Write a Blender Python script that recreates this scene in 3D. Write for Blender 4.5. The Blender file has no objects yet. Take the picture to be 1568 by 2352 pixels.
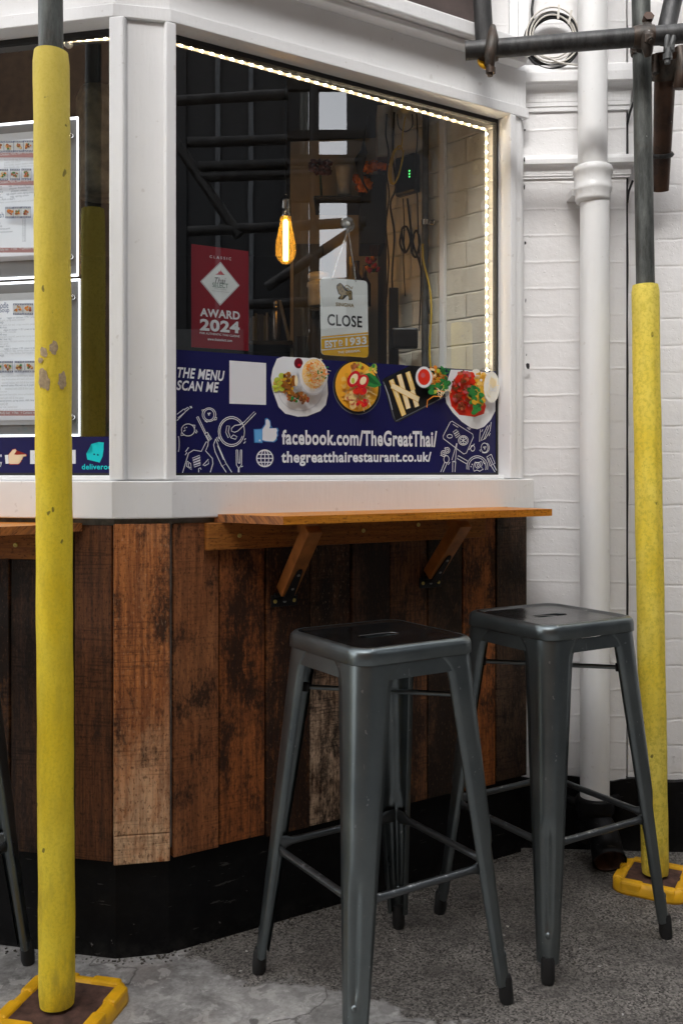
import bpy, bmesh, math, random
from mathutils import Vector, Matrix
R = math.radians
rnd = random.Random(7)
scene = bpy.context.scene
col = scene.collection

# ---------------------------------------------------------------- camera, sky, sun, exposure
FP, CX, HY, HC = 2160.0, 784.0, 1085.0, 1.10     # focal length, centre column, horizon row (of a 1568 x 2352 picture), eye height
cam = bpy.data.cameras.new('camera')
cam.sensor_fit = 'VERTICAL'; cam.sensor_height = 36.0; cam.sensor_width = 24.0
cam.lens = 36.0 * FP / 2352.0
cam.shift_y = (HY - 1176.0) / 2352.0
cam.clip_start = 0.05; cam.clip_end = 500
cam_o = bpy.data.objects.new('camera', cam); col.objects.link(cam_o)
cam_o.location = (0, 0, HC); cam_o.rotation_euler = (R(90), 0, 0)
scene.camera = cam_o
SUN_EL, SUN_AZ = 37.0, 193.0                       # azimuth: compass from +Y, clockwise
w = bpy.data.worlds.new('World'); scene.world = w; w.use_nodes = True
nt = w.node_tree; nt.nodes.clear()
sky = nt.nodes.new('ShaderNodeTexSky'); sky.sky_type = 'NISHITA'; sky.sun_disc = False
sky.sun_elevation = R(SUN_EL); sky.sun_rotation = R(SUN_AZ); sky.air_density = 1.0; sky.dust_density = 3.0
hs = nt.nodes.new('ShaderNodeHueSaturation'); hs.inputs['Saturation'].default_value = 0.18
bg = nt.nodes.new('ShaderNodeBackground'); bg.inputs['Strength'].default_value = 0.15
wo = nt.nodes.new('ShaderNodeOutputWorld')
nt.links.new(sky.outputs[0], hs.inputs['Color']); nt.links.new(hs.outputs[0], bg.inputs[0]); nt.links.new(bg.outputs[0], wo.inputs[0])
sl = bpy.data.lights.new('sun', 'SUN'); sl.energy = 1.15; sl.angle = R(25); sl.color = (1, .98, .955)
so = bpy.data.objects.new('sun', sl); col.objects.link(so)
az, el = R(SUN_AZ), R(SUN_EL)
sdir = Vector((math.sin(az) * math.cos(el), math.cos(az) * math.cos(el), math.sin(el)))
so.rotation_euler = sdir.to_track_quat('Z', 'Y').to_euler(); so.location = sdir * 20
scene.view_settings.view_transform = 'Standard'; scene.view_settings.look = 'None'
scene.view_settings.exposure = 2.12; scene.view_settings.gamma = 1.0
scene.cycles.max_bounces = 8; scene.cycles.transparent_max_bounces = 12
scene.cycles.caustics_reflective = False; scene.cycles.caustics_refractive = False

# ---------------------------------------------------------------- materials
class N:
    def __init__(s, name):
        s.m = bpy.data.materials.new(name); s.m.use_nodes = True; s.t = s.m.node_tree; s.t.nodes.clear()
        s.out = s.n('ShaderNodeOutputMaterial'); s.b = s.n('ShaderNodeBsdfPrincipled'); s.l(s.b.outputs[0], s.out.inputs[0])
    def n(s, k, **kw):
        x = s.t.nodes.new(k)
        for a, v in kw.items(): setattr(x, a, v)
        return x
    def l(s, a, b): s.t.links.new(a, b)
    def set(s, i, v):
        if hasattr(v, 'links') or hasattr(v, 'is_output'): s.l(v, s.b.inputs[i])
        else: s.b.inputs[i].default_value = v
    def coord(s, kind='Object', sc=(1, 1, 1), off=(0, 0, 0)):
        c = s.n('ShaderNodeTexCoord'); mp = s.n('ShaderNodeMapping')
        mp.inputs['Scale'].default_value = sc; mp.inputs['Location'].default_value = off
        s.l(c.outputs[kind], mp.inputs[0]); return mp.outputs[0]
    def world(s, sc=(1, 1, 1)):
        g = s.n('ShaderNodeNewGeometry'); mp = s.n('ShaderNodeMapping'); mp.inputs['Scale'].default_value = sc
        s.l(g.outputs['Position'], mp.inputs[0]); return mp.outputs[0]
    def noise(s, v, scale=5, detail=4, rough=.55, dist=0):
        x = s.n('ShaderNodeTexNoise'); x.inputs['Scale'].default_value = scale; x.inputs['Detail'].default_value = detail
        x.inputs['Roughness'].default_value = rough; x.inputs['Distortion'].default_value = dist
        s.l(v, x.inputs['Vector']); return x.outputs['Fac']
    def ramp(s, f, a, b, ca=(0, 0, 0, 1), cb=(1, 1, 1, 1)):
        x = s.n('ShaderNodeValToRGB'); e = x.color_ramp.elements
        e[0].position = a; e[1].position = b; e[0].color = ca; e[1].color = cb
        s.l(f, x.inputs[0]); return x.outputs[0]
    def mix(s, f, a, b, mode='MIX'):
        x = s.n('ShaderNodeMix', data_type='RGBA', blend_type=mode)
        for i, v in ((0, f), (6, a), (7, b)):
            if hasattr(v, 'is_output'): s.l(v, x.inputs[i])
            elif i == 0: x.inputs[0].default_value = v
            else: x.inputs[i].default_value = c4(v)
        return x.outputs[2]
    def math(s, op, a, b=0.0, clamp=False):
        x = s.n('ShaderNodeMath', operation=op); x.use_clamp = clamp
        for i, v in enumerate((a, b)):
            if hasattr(v, 'is_output'): s.l(v, x.inputs[i])
            else: x.inputs[i].default_value = v
        return x.outputs[0]
    def bump(s, h, st=.3, dist=.01, prev=None):
        x = s.n('ShaderNodeBump'); x.inputs['Strength'].default_value = st; x.inputs['Distance'].default_value = dist
        s.l(h, x.inputs['Height'])
        if prev: s.l(prev, x.inputs['Normal'])
        return x.outputs[0]
def c4(c): return tuple(c) if len(c) == 4 else (c[0], c[1], c[2], 1)
M = {}
def plain(name, c, rough=.5, metal=0., var=.15, scale=30, bump=0., emit=None, es=0., spec=.5, coat=0):
    k = N(name); v = k.coord('Object')
    n = k.noise(v, scale, 5)
    a = tuple(x * (1 - var) for x in c[:3]); b = tuple(min(1, x * (1 + var)) for x in c[:3])
    k.set('Base Color', k.ramp(n, .3, .7, c4(a), c4(b)))
    k.set('Roughness', rough); k.set('Metallic', metal); k.set('Specular IOR Level', spec)
    if coat: k.set('Coat Weight', coat)
    if bump: k.set('Normal', k.bump(n, bump, .004))
    if emit: k.set('Emission Color', c4(emit)); k.set('Emission Strength', es)
    M[name] = k.m; return k.m
def flat(name, c, rough=.35, emit=0.0):
    k = N(name); k.set('Base Color', c4(c)); k.set('Roughness', rough); k.set('Specular IOR Level', .4)
    if emit: k.set('Emission Color', c4(c)); k.set('Emission Strength', emit)
    M[name] = k.m; return k.m
def glossy_white(name, c=(.86, .86, .86), rough=.38):
    k = N(name); v = k.coord('Object')
    n1 = k.noise(v, 3.5, 6, .6); n2 = k.noise(k.coord('Object', (30, 30, 4)), 3, 4); n3 = k.noise(v, 70, 3)
    spots = k.ramp(k.noise(v, 55, 2, .4), .70, .76)
    base = k.mix(k.ramp(n1, .35, .75), c, tuple(x * .93 for x in c))
    base = k.mix(k.math('MULTIPLY', spots, .25), base, (.42, .38, .33))
    k.set('Base Color', base); k.set('Roughness', rough); k.set('Specular IOR Level', .45)
    h = k.math('ADD', k.math('MULTIPLY', n2, .6), k.math('MULTIPLY', n3, .25))
    k.set('Normal', k.bump(h, .34, .004)); M[name] = k.m
glossy_white('white_paint')
glossy_white('white_pipe', (.78, .78, .775), .33)
def brick_white(name, c, rough=.5, depth=.5, cw=.225, rh=.078, stain=0.0, vj=.10):
    k = N(name); uv = k.coord('UV')
    wn = k.n('ShaderNodeTexNoise'); wn.inputs['Scale'].default_value = 9; wn.inputs['Detail'].default_value = 3; k.l(uv, wn.inputs['Vector'])
    vm = k.n('ShaderNodeVectorMath', operation='SUBTRACT'); k.l(wn.outputs['Color'], vm.inputs[0]); vm.inputs[1].default_value = (.5, .5, .5)
    vs = k.n('ShaderNodeVectorMath', operation='SCALE'); k.l(vm.outputs[0], vs.inputs[0]); vs.inputs['Scale'].default_value = .014
    va = k.n('ShaderNodeVectorMath', operation='ADD'); k.l(uv, va.inputs[0]); k.l(vs.outputs[0], va.inputs[1])
    bt = k.n('ShaderNodeTexBrick'); k.l(va.outputs[0], bt.inputs['Vector'])
    for i, x in (('Scale', 1), ('Brick Width', cw), ('Row Height', rh), ('Mortar Size', .0035), ('Mortar Smooth', .9)): bt.inputs[i].default_value = x
    bt.inputs['Color1'].default_value = (.47, .47, .47, 1); bt.inputs['Color2'].default_value = (.56, .56, .56, 1); bt.inputs['Mortar'].default_value = (0.2, .2, .2, 1)
    # every other mark shows: vertical joints are nearly filled with paint
    fine = k.noise(uv, 60, 6, .65); mid = k.noise(uv, 14, 4); pits = k.ramp(k.noise(uv, 95, 2, .4), .68, .74)
    sz = k.n('ShaderNodeSeparateXYZ'); k.l(va.outputs[0], sz.inputs[0])
    fr_ = k.math('FRACT', k.math('DIVIDE', sz.outputs[1], rh)); gro = k.ramp(k.math('ABSOLUTE', k.math('SUBTRACT', fr_, .5)), .43, .49)
    wob = k.ramp(k.noise(uv, 6, 4), .3, .6)
    h = k.math('SUBTRACT', k.math('MULTIPLY', bt.outputs['Color'], vj), k.math('MULTIPLY', k.math('MULTIPLY', gro, wob), .25))
    h = k.math('ADD', h, k.math('MULTIPLY', fine, .22)); h = k.math('ADD', h, k.math('MULTIPLY', mid, .5))
    h = k.math('SUBTRACT', h, k.math('MULTIPLY', pits, .25))
    lines = k.math('MULTIPLY', gro, k.ramp(k.noise(uv, 22, 3), .45, .65))
    base = k.mix(k.ramp(mid, .3, .8), c, tuple(x * .95 for x in c))
    base = k.mix(k.math('MULTIPLY', lines, .22), base, (.42, .38, .35))
    if stain: base = k.mix(k.math('MULTIPLY', k.ramp(k.noise(uv, 4, 5), .45, .75), stain), base, (.52, .46, .36))
    k.set('Base Color', base); k.set('Roughness', rough)
    k.set('Normal', k.bump(h, depth, .012)); M[name] = k.m
brick_white('painted_brick', (.77, .76, .755), .5, .42)
brick_white('inside_brick', (.80, .75, .64), .55, .8, .215, .078, .35, 1.0)
def wood(name, base, dark, light, stain=.5, lightamt=.2, saw=.3, seed=0., fade=None, rough=.55):
    k = N(name); o = (seed * 3.7, seed * 1.9, seed)
    def V(a, b): return k.coord('UV', (a, b, 1), (o[0] * a, o[1] * b, 0))
    gr = k.noise(V(120, 5), 1, 5, .6, .4); fine = k.noise(V(420, 16), 1, 3, .6)
    sw = k.noise(V(9, 190), 1, 3, .55); blot = k.noise(V(17, 7), 1, 8, .72, .3); big = k.noise(V(7, 2.6), 1, 4, .55)
    speck = k.noise(V(150, 60), 1, 4, .7)
    knots = k.n('ShaderNodeTexVoronoi'); knots.inputs['Scale'].default_value = 1; k.l(V(9, 4.2), knots.inputs['Vector'])
    kn = k.ramp(knots.outputs['Distance'], .035, .11, (1, 1, 1, 1), (0, 0, 0, 1))
    c = k.mix(k.ramp(gr, .40, .60), dark, base)
    scr = k.noise(V(60, 520), 1, 2, .7); c = k.mix(k.math('MULTIPLY', k.ramp(scr, .56, .66), k.math('MULTIPLY', k.ramp(k.noise(V(9, 12), 1, 3), .45, .6), .6)), c, tuple(x * .3 for x in dark))
    crk = k.noise(V(200, 5), 1, 3, .6, .6); c = k.mix(k.math('MULTIPLY', k.ramp(crk, .66, .70), .85), c, (.012, .007, .005))
    c = k.mix(k.math('MULTIPLY', k.ramp(fine, .48, .58), .5), c, tuple(x * .55 for x in base))
    if fade:   # worn pale towards one end of the board
        sp = k.n('ShaderNodeSeparateXYZ'); k.l(k.coord('UV'), sp.inputs[0])
        f = k.math('ADD', k.math('MULTIPLY', sp.outputs[1], fade[0]), fade[1], True)
        f = k.math('MULTIPLY', f, k.ramp(k.math('ADD', k.math('ADD', k.math('MULTIPLY', big, .35), k.math('MULTIPLY', gr, .25)), k.math('MULTIPLY', k.noise(V(32, 15), 1, 6, .7), .40)), .42, .58))
        c = k.mix(f, c, light)
    c = k.mix(k.math('MULTIPLY', k.ramp(big, .5, .68), lightamt), c, light)
    patch = k.ramp(k.noise(V(5, 9), 1, 4, .6), .42, .66)
    swm = k.math('MULTIPLY', k.math('MULTIPLY', k.ramp(sw, .50, .60), saw * 1.5), patch, True)
    c = k.mix(swm, c, tuple(x * .30 for x in dark))
    st = k.ramp(k.math('ADD', k.math('ADD', k.math('MULTIPLY', blot, .50), k.math('MULTIPLY', speck, .20)), k.math('MULTIPLY', k.noise(V(4, 1.6), 1, 3, .5, .6), .30)), .60 - stain * .24, .66 - stain * .20)
    c = k.mix(k.math('MULTIPLY', st, .9), c, (.012, .008, .006))
    fl = k.noise(V(230, 75), 1, 3, .65); c = k.mix(k.math('MULTIPLY', k.ramp(fl, .57, .62), .7), c, tuple(x * .32 for x in dark)); c = k.mix(k.math('MULTIPLY', k.ramp(fl, .34, .40, (1, 1, 1, 1), (0, 0, 0, 1)), .22), c, light)
    c = k.mix(k.math('MULTIPLY', kn, .85), c, (.02, .011, .007))
    k.set('Base Color', c); k.set('Specular IOR Level', .25)
    k.set('Roughness', k.ramp(gr, .2, .8, (rough - .1,) * 3 + (1,), (rough + .15,) * 3 + (1,)))
    h = k.math('SUBTRACT', k.math('ADD', k.math('MULTIPLY', gr, .5), k.math('MULTIPLY', sw, .5)), k.math('MULTIPLY', st, .3))
    k.set('Normal', k.bump(h, .45, .004)); M[name] = k.m
BR, DK, LT = (.20, .075, .028), (.085, .030, .012), (.42, .26, .16)
wood('plank_far', (0.089, 0.042, 0.021), (0.034, 0.017, 0.012), (0.197, 0.113, 0.064), .55, .1, .6, 1)
wood('plank_brown', (0.172, 0.064, 0.024), (0.073, 0.029, 0.013), (0.257, 0.114, 0.051), .34, .15, .45, 2)
wood('plank_corner', (0.568, 0.202, 0.061), (0.224, 0.074, 0.027), (0.800, 0.578, 0.359), .40, .16, .42, 3, (-2.4, 1.45))
wood('plank_tan', (0.331, 0.122, 0.044), (0.171, 0.061, 0.023), (0.483, 0.226, 0.099), .36, .25, .35, 4)
wood('plank_orange', (0.383, 0.122, 0.033), (0.155, 0.050, 0.018), (0.520, 0.212, 0.074), .52, .15, .3, 5)
wood('plank_charred', (0.292, 0.103, 0.030), (0.098, 0.034, 0.016), (0.507, 0.238, 0.097), .84, .1, .6, 6)
wood('plank_weathered', (0.114, 0.052, 0.024), (0.039, 0.018, 0.010), (0.791, 0.562, 0.380), .42, .04, .62, 7, (-7.0, 4.4))
wood('plank_black', (0.125, 0.056, 0.028), (0.045, 0.022, 0.013), (0.277, 0.141, 0.082), .7, .1, .5, 8)
wood('plank_dim', (0.221, 0.093, 0.037), (0.079, 0.036, 0.022), (0.391, 0.189, 0.090), .48, .1, .5, 9)
wood('plank_coal', (0.112, 0.051, 0.024), (0.053, 0.028, 0.019), (0.345, 0.192, 0.094), .78, .1, .5, 10)
wood('plank_rust', (0.446, 0.143, 0.034), (0.194, 0.059, 0.020), (0.543, 0.217, 0.077), .46, .2, .3, 11)
wood('plank_end', (0.077, 0.040, 0.024), (0.034, 0.020, 0.013), (0.250, 0.156, 0.096), .5, .2, .6, 12)
wood('pine', (.66, .25, .022), (.50, .165, .014), (.70, .33, .06), .02, .3, .05, 13, None, .38)
wood('pine_rail', (.40, .145, .026), (.25, .080, .015), (.48, .21, .05), .10, .2, .08, 14, None, .45)
wood('pine_end', (.46, .17, .05), (.22, .085, .035), (.45, .22, .1), .12, .2, .6, 15, None, .6)
plain('strut_wood', (.36, .13, .03), .45, 0, .35, 25)
def black_paint():
    k = N('black_paint'); v = k.coord('Object')
    ch = k.ramp(k.noise(v, 42, 3, .5), .74, .77); du = k.noise(v, 6, 6, .6)
    sp = k.n('ShaderNodeSeparateXYZ'); k.l(k.world(), sp.inputs[0])
    low = k.math('MULTIPLY', k.math('SUBTRACT', .05, sp.outputs[2]), 14, True)
    dust = k.math('MULTIPLY', k.math('ADD', k.math('MULTIPLY', low, .8), .12), k.ramp(k.noise(v, 24, 6, .7), .42, .7))
    c = k.mix(k.ramp(du, .3, .8), (.0035, .0035, .004), (.006, .006, .0065))
    c = k.mix(k.math('MULTIPLY', dust, .5), c, (.07, .065, .06)); c = k.mix(k.math('MULTIPLY', ch, .6), c, (.3, .29, .28))
    km = k.ramp(k.noise(k.coord('Object', (1, 1, 5)), 16, 4, .6), .66, .69); c = k.mix(k.math('MULTIPLY', km, .45), c, (.10, .098, .09))
    k.set('Base Color', c); k.set('Roughness', k.ramp(du, .3, .8, (.42,) * 3 + (1,), (.6,) * 3 + (1,))); k.set('Specular IOR Level', .13)
    k.set('Normal', k.bump(k.noise(v, 60, 4), .12, .004)); M['black_paint'] = k.m
black_paint()
def stool_metal():
    k = N('stool_metal'); v = k.coord('Object')
    n = k.noise(v, 9, 5, .6); st = k.noise(k.coord('Object', (60, 60, 6)), 1, 4); sc = k.math('ADD', k.ramp(k.noise(v, 75, 2, .4), .735, .755), k.math('MULTIPLY', k.ramp(k.noise(k.coord('Object', (1, 1, .16)), 130, 2, .5), .73, .75), .5), True)
    c = k.mix(k.ramp(n, .3, .75), (.138, .162, .172), (.20, .226, .226))
    c = k.mix(k.math('MULTIPLY', sc, .55), c, (.45, .46, .46))
    k.set('Base Color', c); k.set('Metallic', .92); k.set('Roughness', k.ramp(k.math('ADD', k.math('MULTIPLY', n, .5), k.math('MULTIPLY', st, .5)), .3, .7, (.26,) * 3 + (1,), (.38,) * 3 + (1,)))
    k.set('Normal', k.bump(k.noise(v, 14, 3), .02, .01)); M['stool_metal'] = k.m
stool_metal()
def seat_metal():  # stool metal darkened for the seat top: dark plank reflection put into base colour
    k = N('seat_metal'); v = k.coord('Object'); n = k.noise(v, 11, 5, .6)
    sc = k.math('ADD', k.ramp(k.noise(v, 90, 2, .4), .745, .76), k.math('MULTIPLY', k.ramp(k.noise(k.coord('Object', (.22, 1, 1)), 120, 2, .5), .72, .74), .4), True)
    c = k.mix(k.ramp(n, .3, .75), (.070, .074, .078), (.11, .115, .118)); c = k.mix(k.math('MULTIPLY', sc, .5), c, (.5, .5, .5))
    k.set('Base Color', c); k.set('Metallic', .95); k.set('Roughness', k.ramp(n, .3, .7, (.19,) * 3 + (1,), (.28,) * 3 + (1,))); M['seat_metal'] = k.m
seat_metal()
def rail_worn():
    k = N('rail_worn'); v = k.coord('Object')
    a = k.ramp(k.noise(v, 22, 6, .75), .56, .64); g_ = k.n('ShaderNodeNewGeometry'); sp = k.n('ShaderNodeSeparateXYZ'); k.l(g_.outputs['Normal'], sp.inputs[0])
    up = k.ramp(sp.outputs[2], .45, .85)      # shoes have rubbed the upper side bare
    c = k.mix(k.math('MULTIPLY', a, k.math('MULTIPLY', up, .9)), (.12, .13, .135), (.60, .62, .62))
    k.set('Base Color', c); k.set('Metallic', .9); k.set('Roughness', .34); M['rail_worn'] = k.m
rail_worn()
plain('rubber', (.012, .012, .012), .6)
plain('dark_steel', (.02, .02, .022), .45, .5)
def foam(name, c, worn, scale, pore=.28):
    k = N(name); v = k.coord('Object')
    big = k.noise(k.coord('Object', (1, 1, .45)), 9, 5, .6); fine = k.noise(v, scale, 4, .7); sm = k.noise(k.coord('Object', (1, 1, .3)), 26, 6, .7)
    sp = k.n('ShaderNodeSeparateXYZ'); k.l(k.coord('Object'), sp.inputs[0])
    hi = k.math('MULTIPLY', k.math('SUBTRACT', sp.outputs[2], 1.15), 1.7, True)
    lo = k.math('MULTIPLY', k.math('SUBTRACT', .40, sp.outputs[2]), 2.2, True)
    cc = k.mix(k.ramp(big, .35, .65), tuple(x * y for x, y in zip(c, (1.03, 1.06, 2.2))), tuple(x * y for x, y in zip(c, (.95, .89, .7))))
    cc = k.mix(k.math('MULTIPLY', k.ramp(k.noise(k.coord('Object', (1, 1, .12)), 40, 4, .6),   .5, .72), .16), cc, tuple(x * y for x, y in zip(c, (.72, .66, .9))))
    cc = k.mix(k.math('MULTIPLY', hi, .7), cc, worn)
    dirt = k.math('MULTIPLY', k.ramp(sm, .46, .75), k.math('ADD', k.math('MULTIPLY', lo, .8), .22))
    cc = k.mix(dirt, cc, (.16, .13, .05))
    cut = k.ramp(k.noise(k.coord('Object', (1, 1, .7)), 38, 2, .45), .735, .75)
    cc = k.mix(k.math('MULTIPLY', cut, .8), cc, (.10, .08, .02))
    cc = k.mix(k.math('MULTIPLY', k.ramp(fine, .48, .62), pore), cc, tuple(x * .62 for x in c))
    k.set('Base Color', cc); k.set('Roughness', .62); k.set('Specular IOR Level', .3)
    h = k.math('ADD', fine, k.math('MULTIPLY', sm, 1.2))
    k.set('Normal', k.bump(h, .35, .004)); M[name] = k.m
foam('foam', (.92, .71, .028), (.62, .50, .12), 170)
foam('foam_rough', (.90, .71, .06), (.76, .65, .15), 105, .6)
plain('foam_scar', (.46, .34, .20), .8, 0, .25, 120, .5)
def galv(name, c, rust=0.):
    k = N(name); v = k.coord('Object')
    n = k.noise(k.coord('Object', (1, 1, .22)), 34, 8, .75); r = k.ramp(k.noise(v, 16, 6, .7), .58 - rust * .3, .72 - rust * .2)
    cc = k.mix(k.ramp(n, .40, .62), tuple(x * .5 for x in c), tuple(min(1, x * 1.4) for x in c))
    cc = k.mix(k.math('MULTIPLY', r, .3 + rust * .6), cc, (.075, .035, .018))
    cc = k.mix(k.math('MULTIPLY', k.ramp(k.noise(v, 60, 3), .72, .77), .6), cc, (.45, .44, .42))
    k.set('Base Color', cc); k.set('Metallic', .35); k.set('Roughness', .5)
    k.set('Normal', k.bump(n, .25, .003)); M[name] = k.m
galv('tube_steel', (.080, .086, .080)); galv('tube_dark', (.045, .045, .045)); galv('tube_rust', (.03, .018, .013), .8); galv('coupler_steel', (.05, .042, .034), .55)
plain('rust_plate', (.095, .048, .036), .75, .2, .55, 45, .3)
plain('rubber_yellow', (.80, .42, .012), .42, 0, .18, 24, .15)
plain('brass_screw', (.62, .48, .14), .3, .8); plain('steel_screw', (.35, .35, .34), .35, .9)
def ground_mat():
    k = N('pavement_mat'); v = k.world()
    vo = k.n('ShaderNodeTexVoronoi'); vo.inputs['Scale'].default_value = 240; k.l(v, vo.inputs['Vector'])
    bw = k.n('ShaderNodeRGBToBW'); k.l(vo.outputs['Color'], bw.inputs[0])
    ag = k.ramp(k.math('ADD', k.math('MULTIPLY', bw.outputs[0], .7), k.math('MULTIPLY', k.noise(v, 330, 3), .45)), .30, .95, (.018, .016, .014, 1), (.36, .33, .295, 1))
    ag = k.mix(k.ramp(k.noise(v, 5, 5, .6), .38, .62), ag, k.mix(.6, ag, (.045, .040, .036), 'MIX'))
    cn = k.noise(v, 7, 9, .68, .4); cf = k.noise(v, 85, 5, .7)
    con = k.ramp(k.math('ADD', k.math('MULTIPLY', cn, .7), k.math('MULTIPLY', cf, .3)), .36, .64, (.13, .123, .117, 1), (.50, .485, .46, 1))
    con = k.mix(k.math('MULTIPLY', k.ramp(k.noise(v, 11, 7, .62, .8), .50, .56), .36), con, (.12, .112, .104)); con = k.mix(k.math('MULTIPLY', k.ramp(k.noise(v, 19, 6, .66, .5), .57, .60), .5), con, (.50, .48, .45))
    con = k.mix(k.math('MULTIPLY', k.ramp(k.noise(v, 2.7, 5, .6), .55, .72), .40), con, (.22, .15, .12))
    ve = k.n('ShaderNodeTexVoronoi', feature='DISTANCE_TO_EDGE'); ve.inputs['Scale'].default_value = 2.4
    wn = k.n('ShaderNodeTexNoise'); wn.inputs['Scale'].default_value = 5; wn.inputs['Detail'].default_value = 6; k.l(v, wn.inputs['Vector'])
    vs = k.n('ShaderNodeVectorMath', operation='SCALE'); k.l(wn.outputs['Color'], vs.inputs[0]); vs.inputs['Scale'].default_value = .38
    va = k.n('ShaderNodeVectorMath', operation='ADD'); k.l(v, va.inputs[0]); k.l(vs.outputs[0], va.inputs[1]); k.l(va.outputs[0], ve.inputs['Vector'])
    cr = k.ramp(ve.outputs['Distance'], .0, .013, (1, 1, 1, 1), (0, 0, 0, 1))
    con = k.mix(k.math('MULTIPLY', cr, .7), con, (.05, .042, .036))
    sp = k.n('ShaderNodeSeparateXYZ'); k.l(v, sp.inputs[0])
    # the poured concrete lies along the street side, the old aggregate surface by the wall
    a = k.math('ADD', k.math('MULTIPLY', sp.outputs[0], .42), sp.outputs[1])
    a = k.math('ADD', a, k.math('MULTIPLY', k.math('SUBTRACT', k.noise(v, 6, 6, .65), .5), .42))
    msk = k.ramp(k.math('SUBTRACT', a, 1.0), .985 - .01, .985 + .015)
    left = k.ramp(k.math('ADD', sp.outputs[0], k.math('MULTIPLY', k.math('SUBTRACT', k.noise(v, 8, 5), .5), .3)), .0, .03, (0, 0, 0, 1), (1, 1, 1, 1))
    c = k.mix(k.math('MULTIPLY', msk, 1), con, ag)
    gum = k.ramp(k.noise(v, 13, 2, .3), .735, .75); c = k.mix(k.math('MULTIPLY', gum, .6), c, (.03, .026, .023)); wear = k.ramp(k.noise(v, 2.2, 6, .65), .5, .68); c = k.mix(k.math('MULTIPLY', wear, .22), c, (.30, .27, .24))
    wh = k.ramp(k.noise(v, 48, 2, .35), .77, .785); c = k.mix(k.math('MULTIPLY', wh, .7), c, (.55, .53, .5))
    k.set('Base Color', c); k.set('Roughness', .78); k.set('Specular IOR Level', .3)
    h = k.mix(msk, k.math('SUBTRACT', k.math('MULTIPLY', cn, .8), k.math('MULTIPLY', cr, .5)), k.math('MULTIPLY', bw.outputs[0], .35))
    k.set('Normal', k.bump(h, .5, .006)); M['pavement_mat'] = k.m
ground_mat()
def glass_mat():
    k = N('window_glass'); k.t.nodes.remove(k.b)
    tr = k.n('ShaderNodeBsdfTransparent'); tr.inputs[0].default_value = (.90, .92, .915, 1)
    gl = k.n('ShaderNodeBsdfGlossy'); gl.inputs['Roughness'].default_value = .0; gl.inputs[0].default_value = (1, 1, 1, 1)
    lw = k.n('ShaderNodeLayerWeight'); lw.inputs[0].default_value = .5
    fr = k.math('ADD', k.math('MULTIPLY', k.math('POWER', lw.outputs['Facing'], 5.0), .85), .165)
    wav = k.bump(k.noise(k.world(), 3, 2), .012, .02); k.l(wav, gl.inputs['Normal'])
    mx = k.n('ShaderNodeMixShader'); k.l(fr, mx.inputs[0]); k.l(tr.outputs[0], mx.inputs[1]); k.l(gl.outputs[0], mx.inputs[2]); k.l(mx.outputs[0], k.out.inputs[0])
    M['window_glass'] = k.m
    k = N('amber_glass'); k.t.nodes.remove(k.b)
    t0 = k.n('ShaderNodeBsdfTransparent'); t0.inputs[0].default_value = (.95, .62, .20, 1)
    tl = k.n('ShaderNodeBsdfTranslucent'); tl.inputs[0].default_value = (.95, .55, .10, 1)
    tr = k.n('ShaderNodeMixShader'); tr.inputs[0].default_value = .12; k.l(t0.outputs[0], tr.inputs[1]); k.l(tl.outputs[0], tr.inputs[2])
    gl = k.n('ShaderNodeBsdfGlossy'); gl.inputs['Roughness'].default_value = .02
    lw = k.n('ShaderNodeLayerWeight'); lw.inputs[0].default_value = .5
    mx = k.n('ShaderNodeMixShader'); k.l(k.math('ADD', k.math('MULTIPLY', k.math('POWER', lw.outputs['Facing'], 5.0), .9), .06), mx.inputs[0]); k.l(tr.outputs[0], mx.inputs[1]); k.l(gl.outputs[0], mx.inputs[2]); k.l(mx.outputs[0], k.out.inputs[0])
    M['amber_glass'] = k.m
    k = N('clear_plastic'); k.t.nodes.remove(k.b)
    tr = k.n('ShaderNodeBsdfTransparent'); tr.inputs[0].default_value = (.8, .8, .8, 1)
    gl = k.n('ShaderNodeBsdfGlossy'); gl.inputs['Roughness'].default_value = .1
    mx = k.n('ShaderNodeMixShader'); mx.inputs[0].default_value = .22; k.l(tr.outputs[0], mx.inputs[1]); k.l(gl.outputs[0], mx.inputs[2]); k.l(mx.outputs[0], k.out.inputs[0])
    M['clear_plastic'] = k.m
glass_mat()
flat('led_strip', (.80, .64, .42), .5, .16); flat('led_dot', (1, .85, .62), .5, 22.0); flat('filament', (1, .70, .30), .5, 9.0)
flat('display_edge', (.92, .95, 1), .5, .8); flat('menu_paper', (.70, .73, .78), .5, .10); flat('menu_bar', (.40, .20, .20), .5, .04); flat('menu_ink', (.20, .24, .30), .5); flat('menu_pale', (.5, .52, .55), .5); flat('menu_navy', (.03, .07, .2), .5)
flat('display_grey', (.20, .21, .22), .3); flat('green_lamp', (.1, 1, .2), .5, .6)
flat('banner_navy', (.012, .012, .075), .22); flat('print_white', (.74, .75, .78), .35); flat('print_grey', (.52, .52, .52), .35); flat('poster_red', (.23, .003, .012), .3)
flat('print_blue', (.045, .20, .52), .35); flat('print_lightblue', (.12, .38, .72), .35); flat('print_cyan', (.0, .56, .60), .35); flat('print_skin', (.80, .62, .40), .35); flat('print_red', (.45, .03, .02), .35)
flat('sign_white', (.86, .89, .88), .3); flat('sign_amber', (.85, .47, .02), .3); flat('sign_gold', (.30, .22, .10), .35); flat('print_black', (.012, .012, .014), .35); flat('print_pink', (.62, .12, .14), .35); flat('print_green', (.04, .16, .10), .35)
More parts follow.
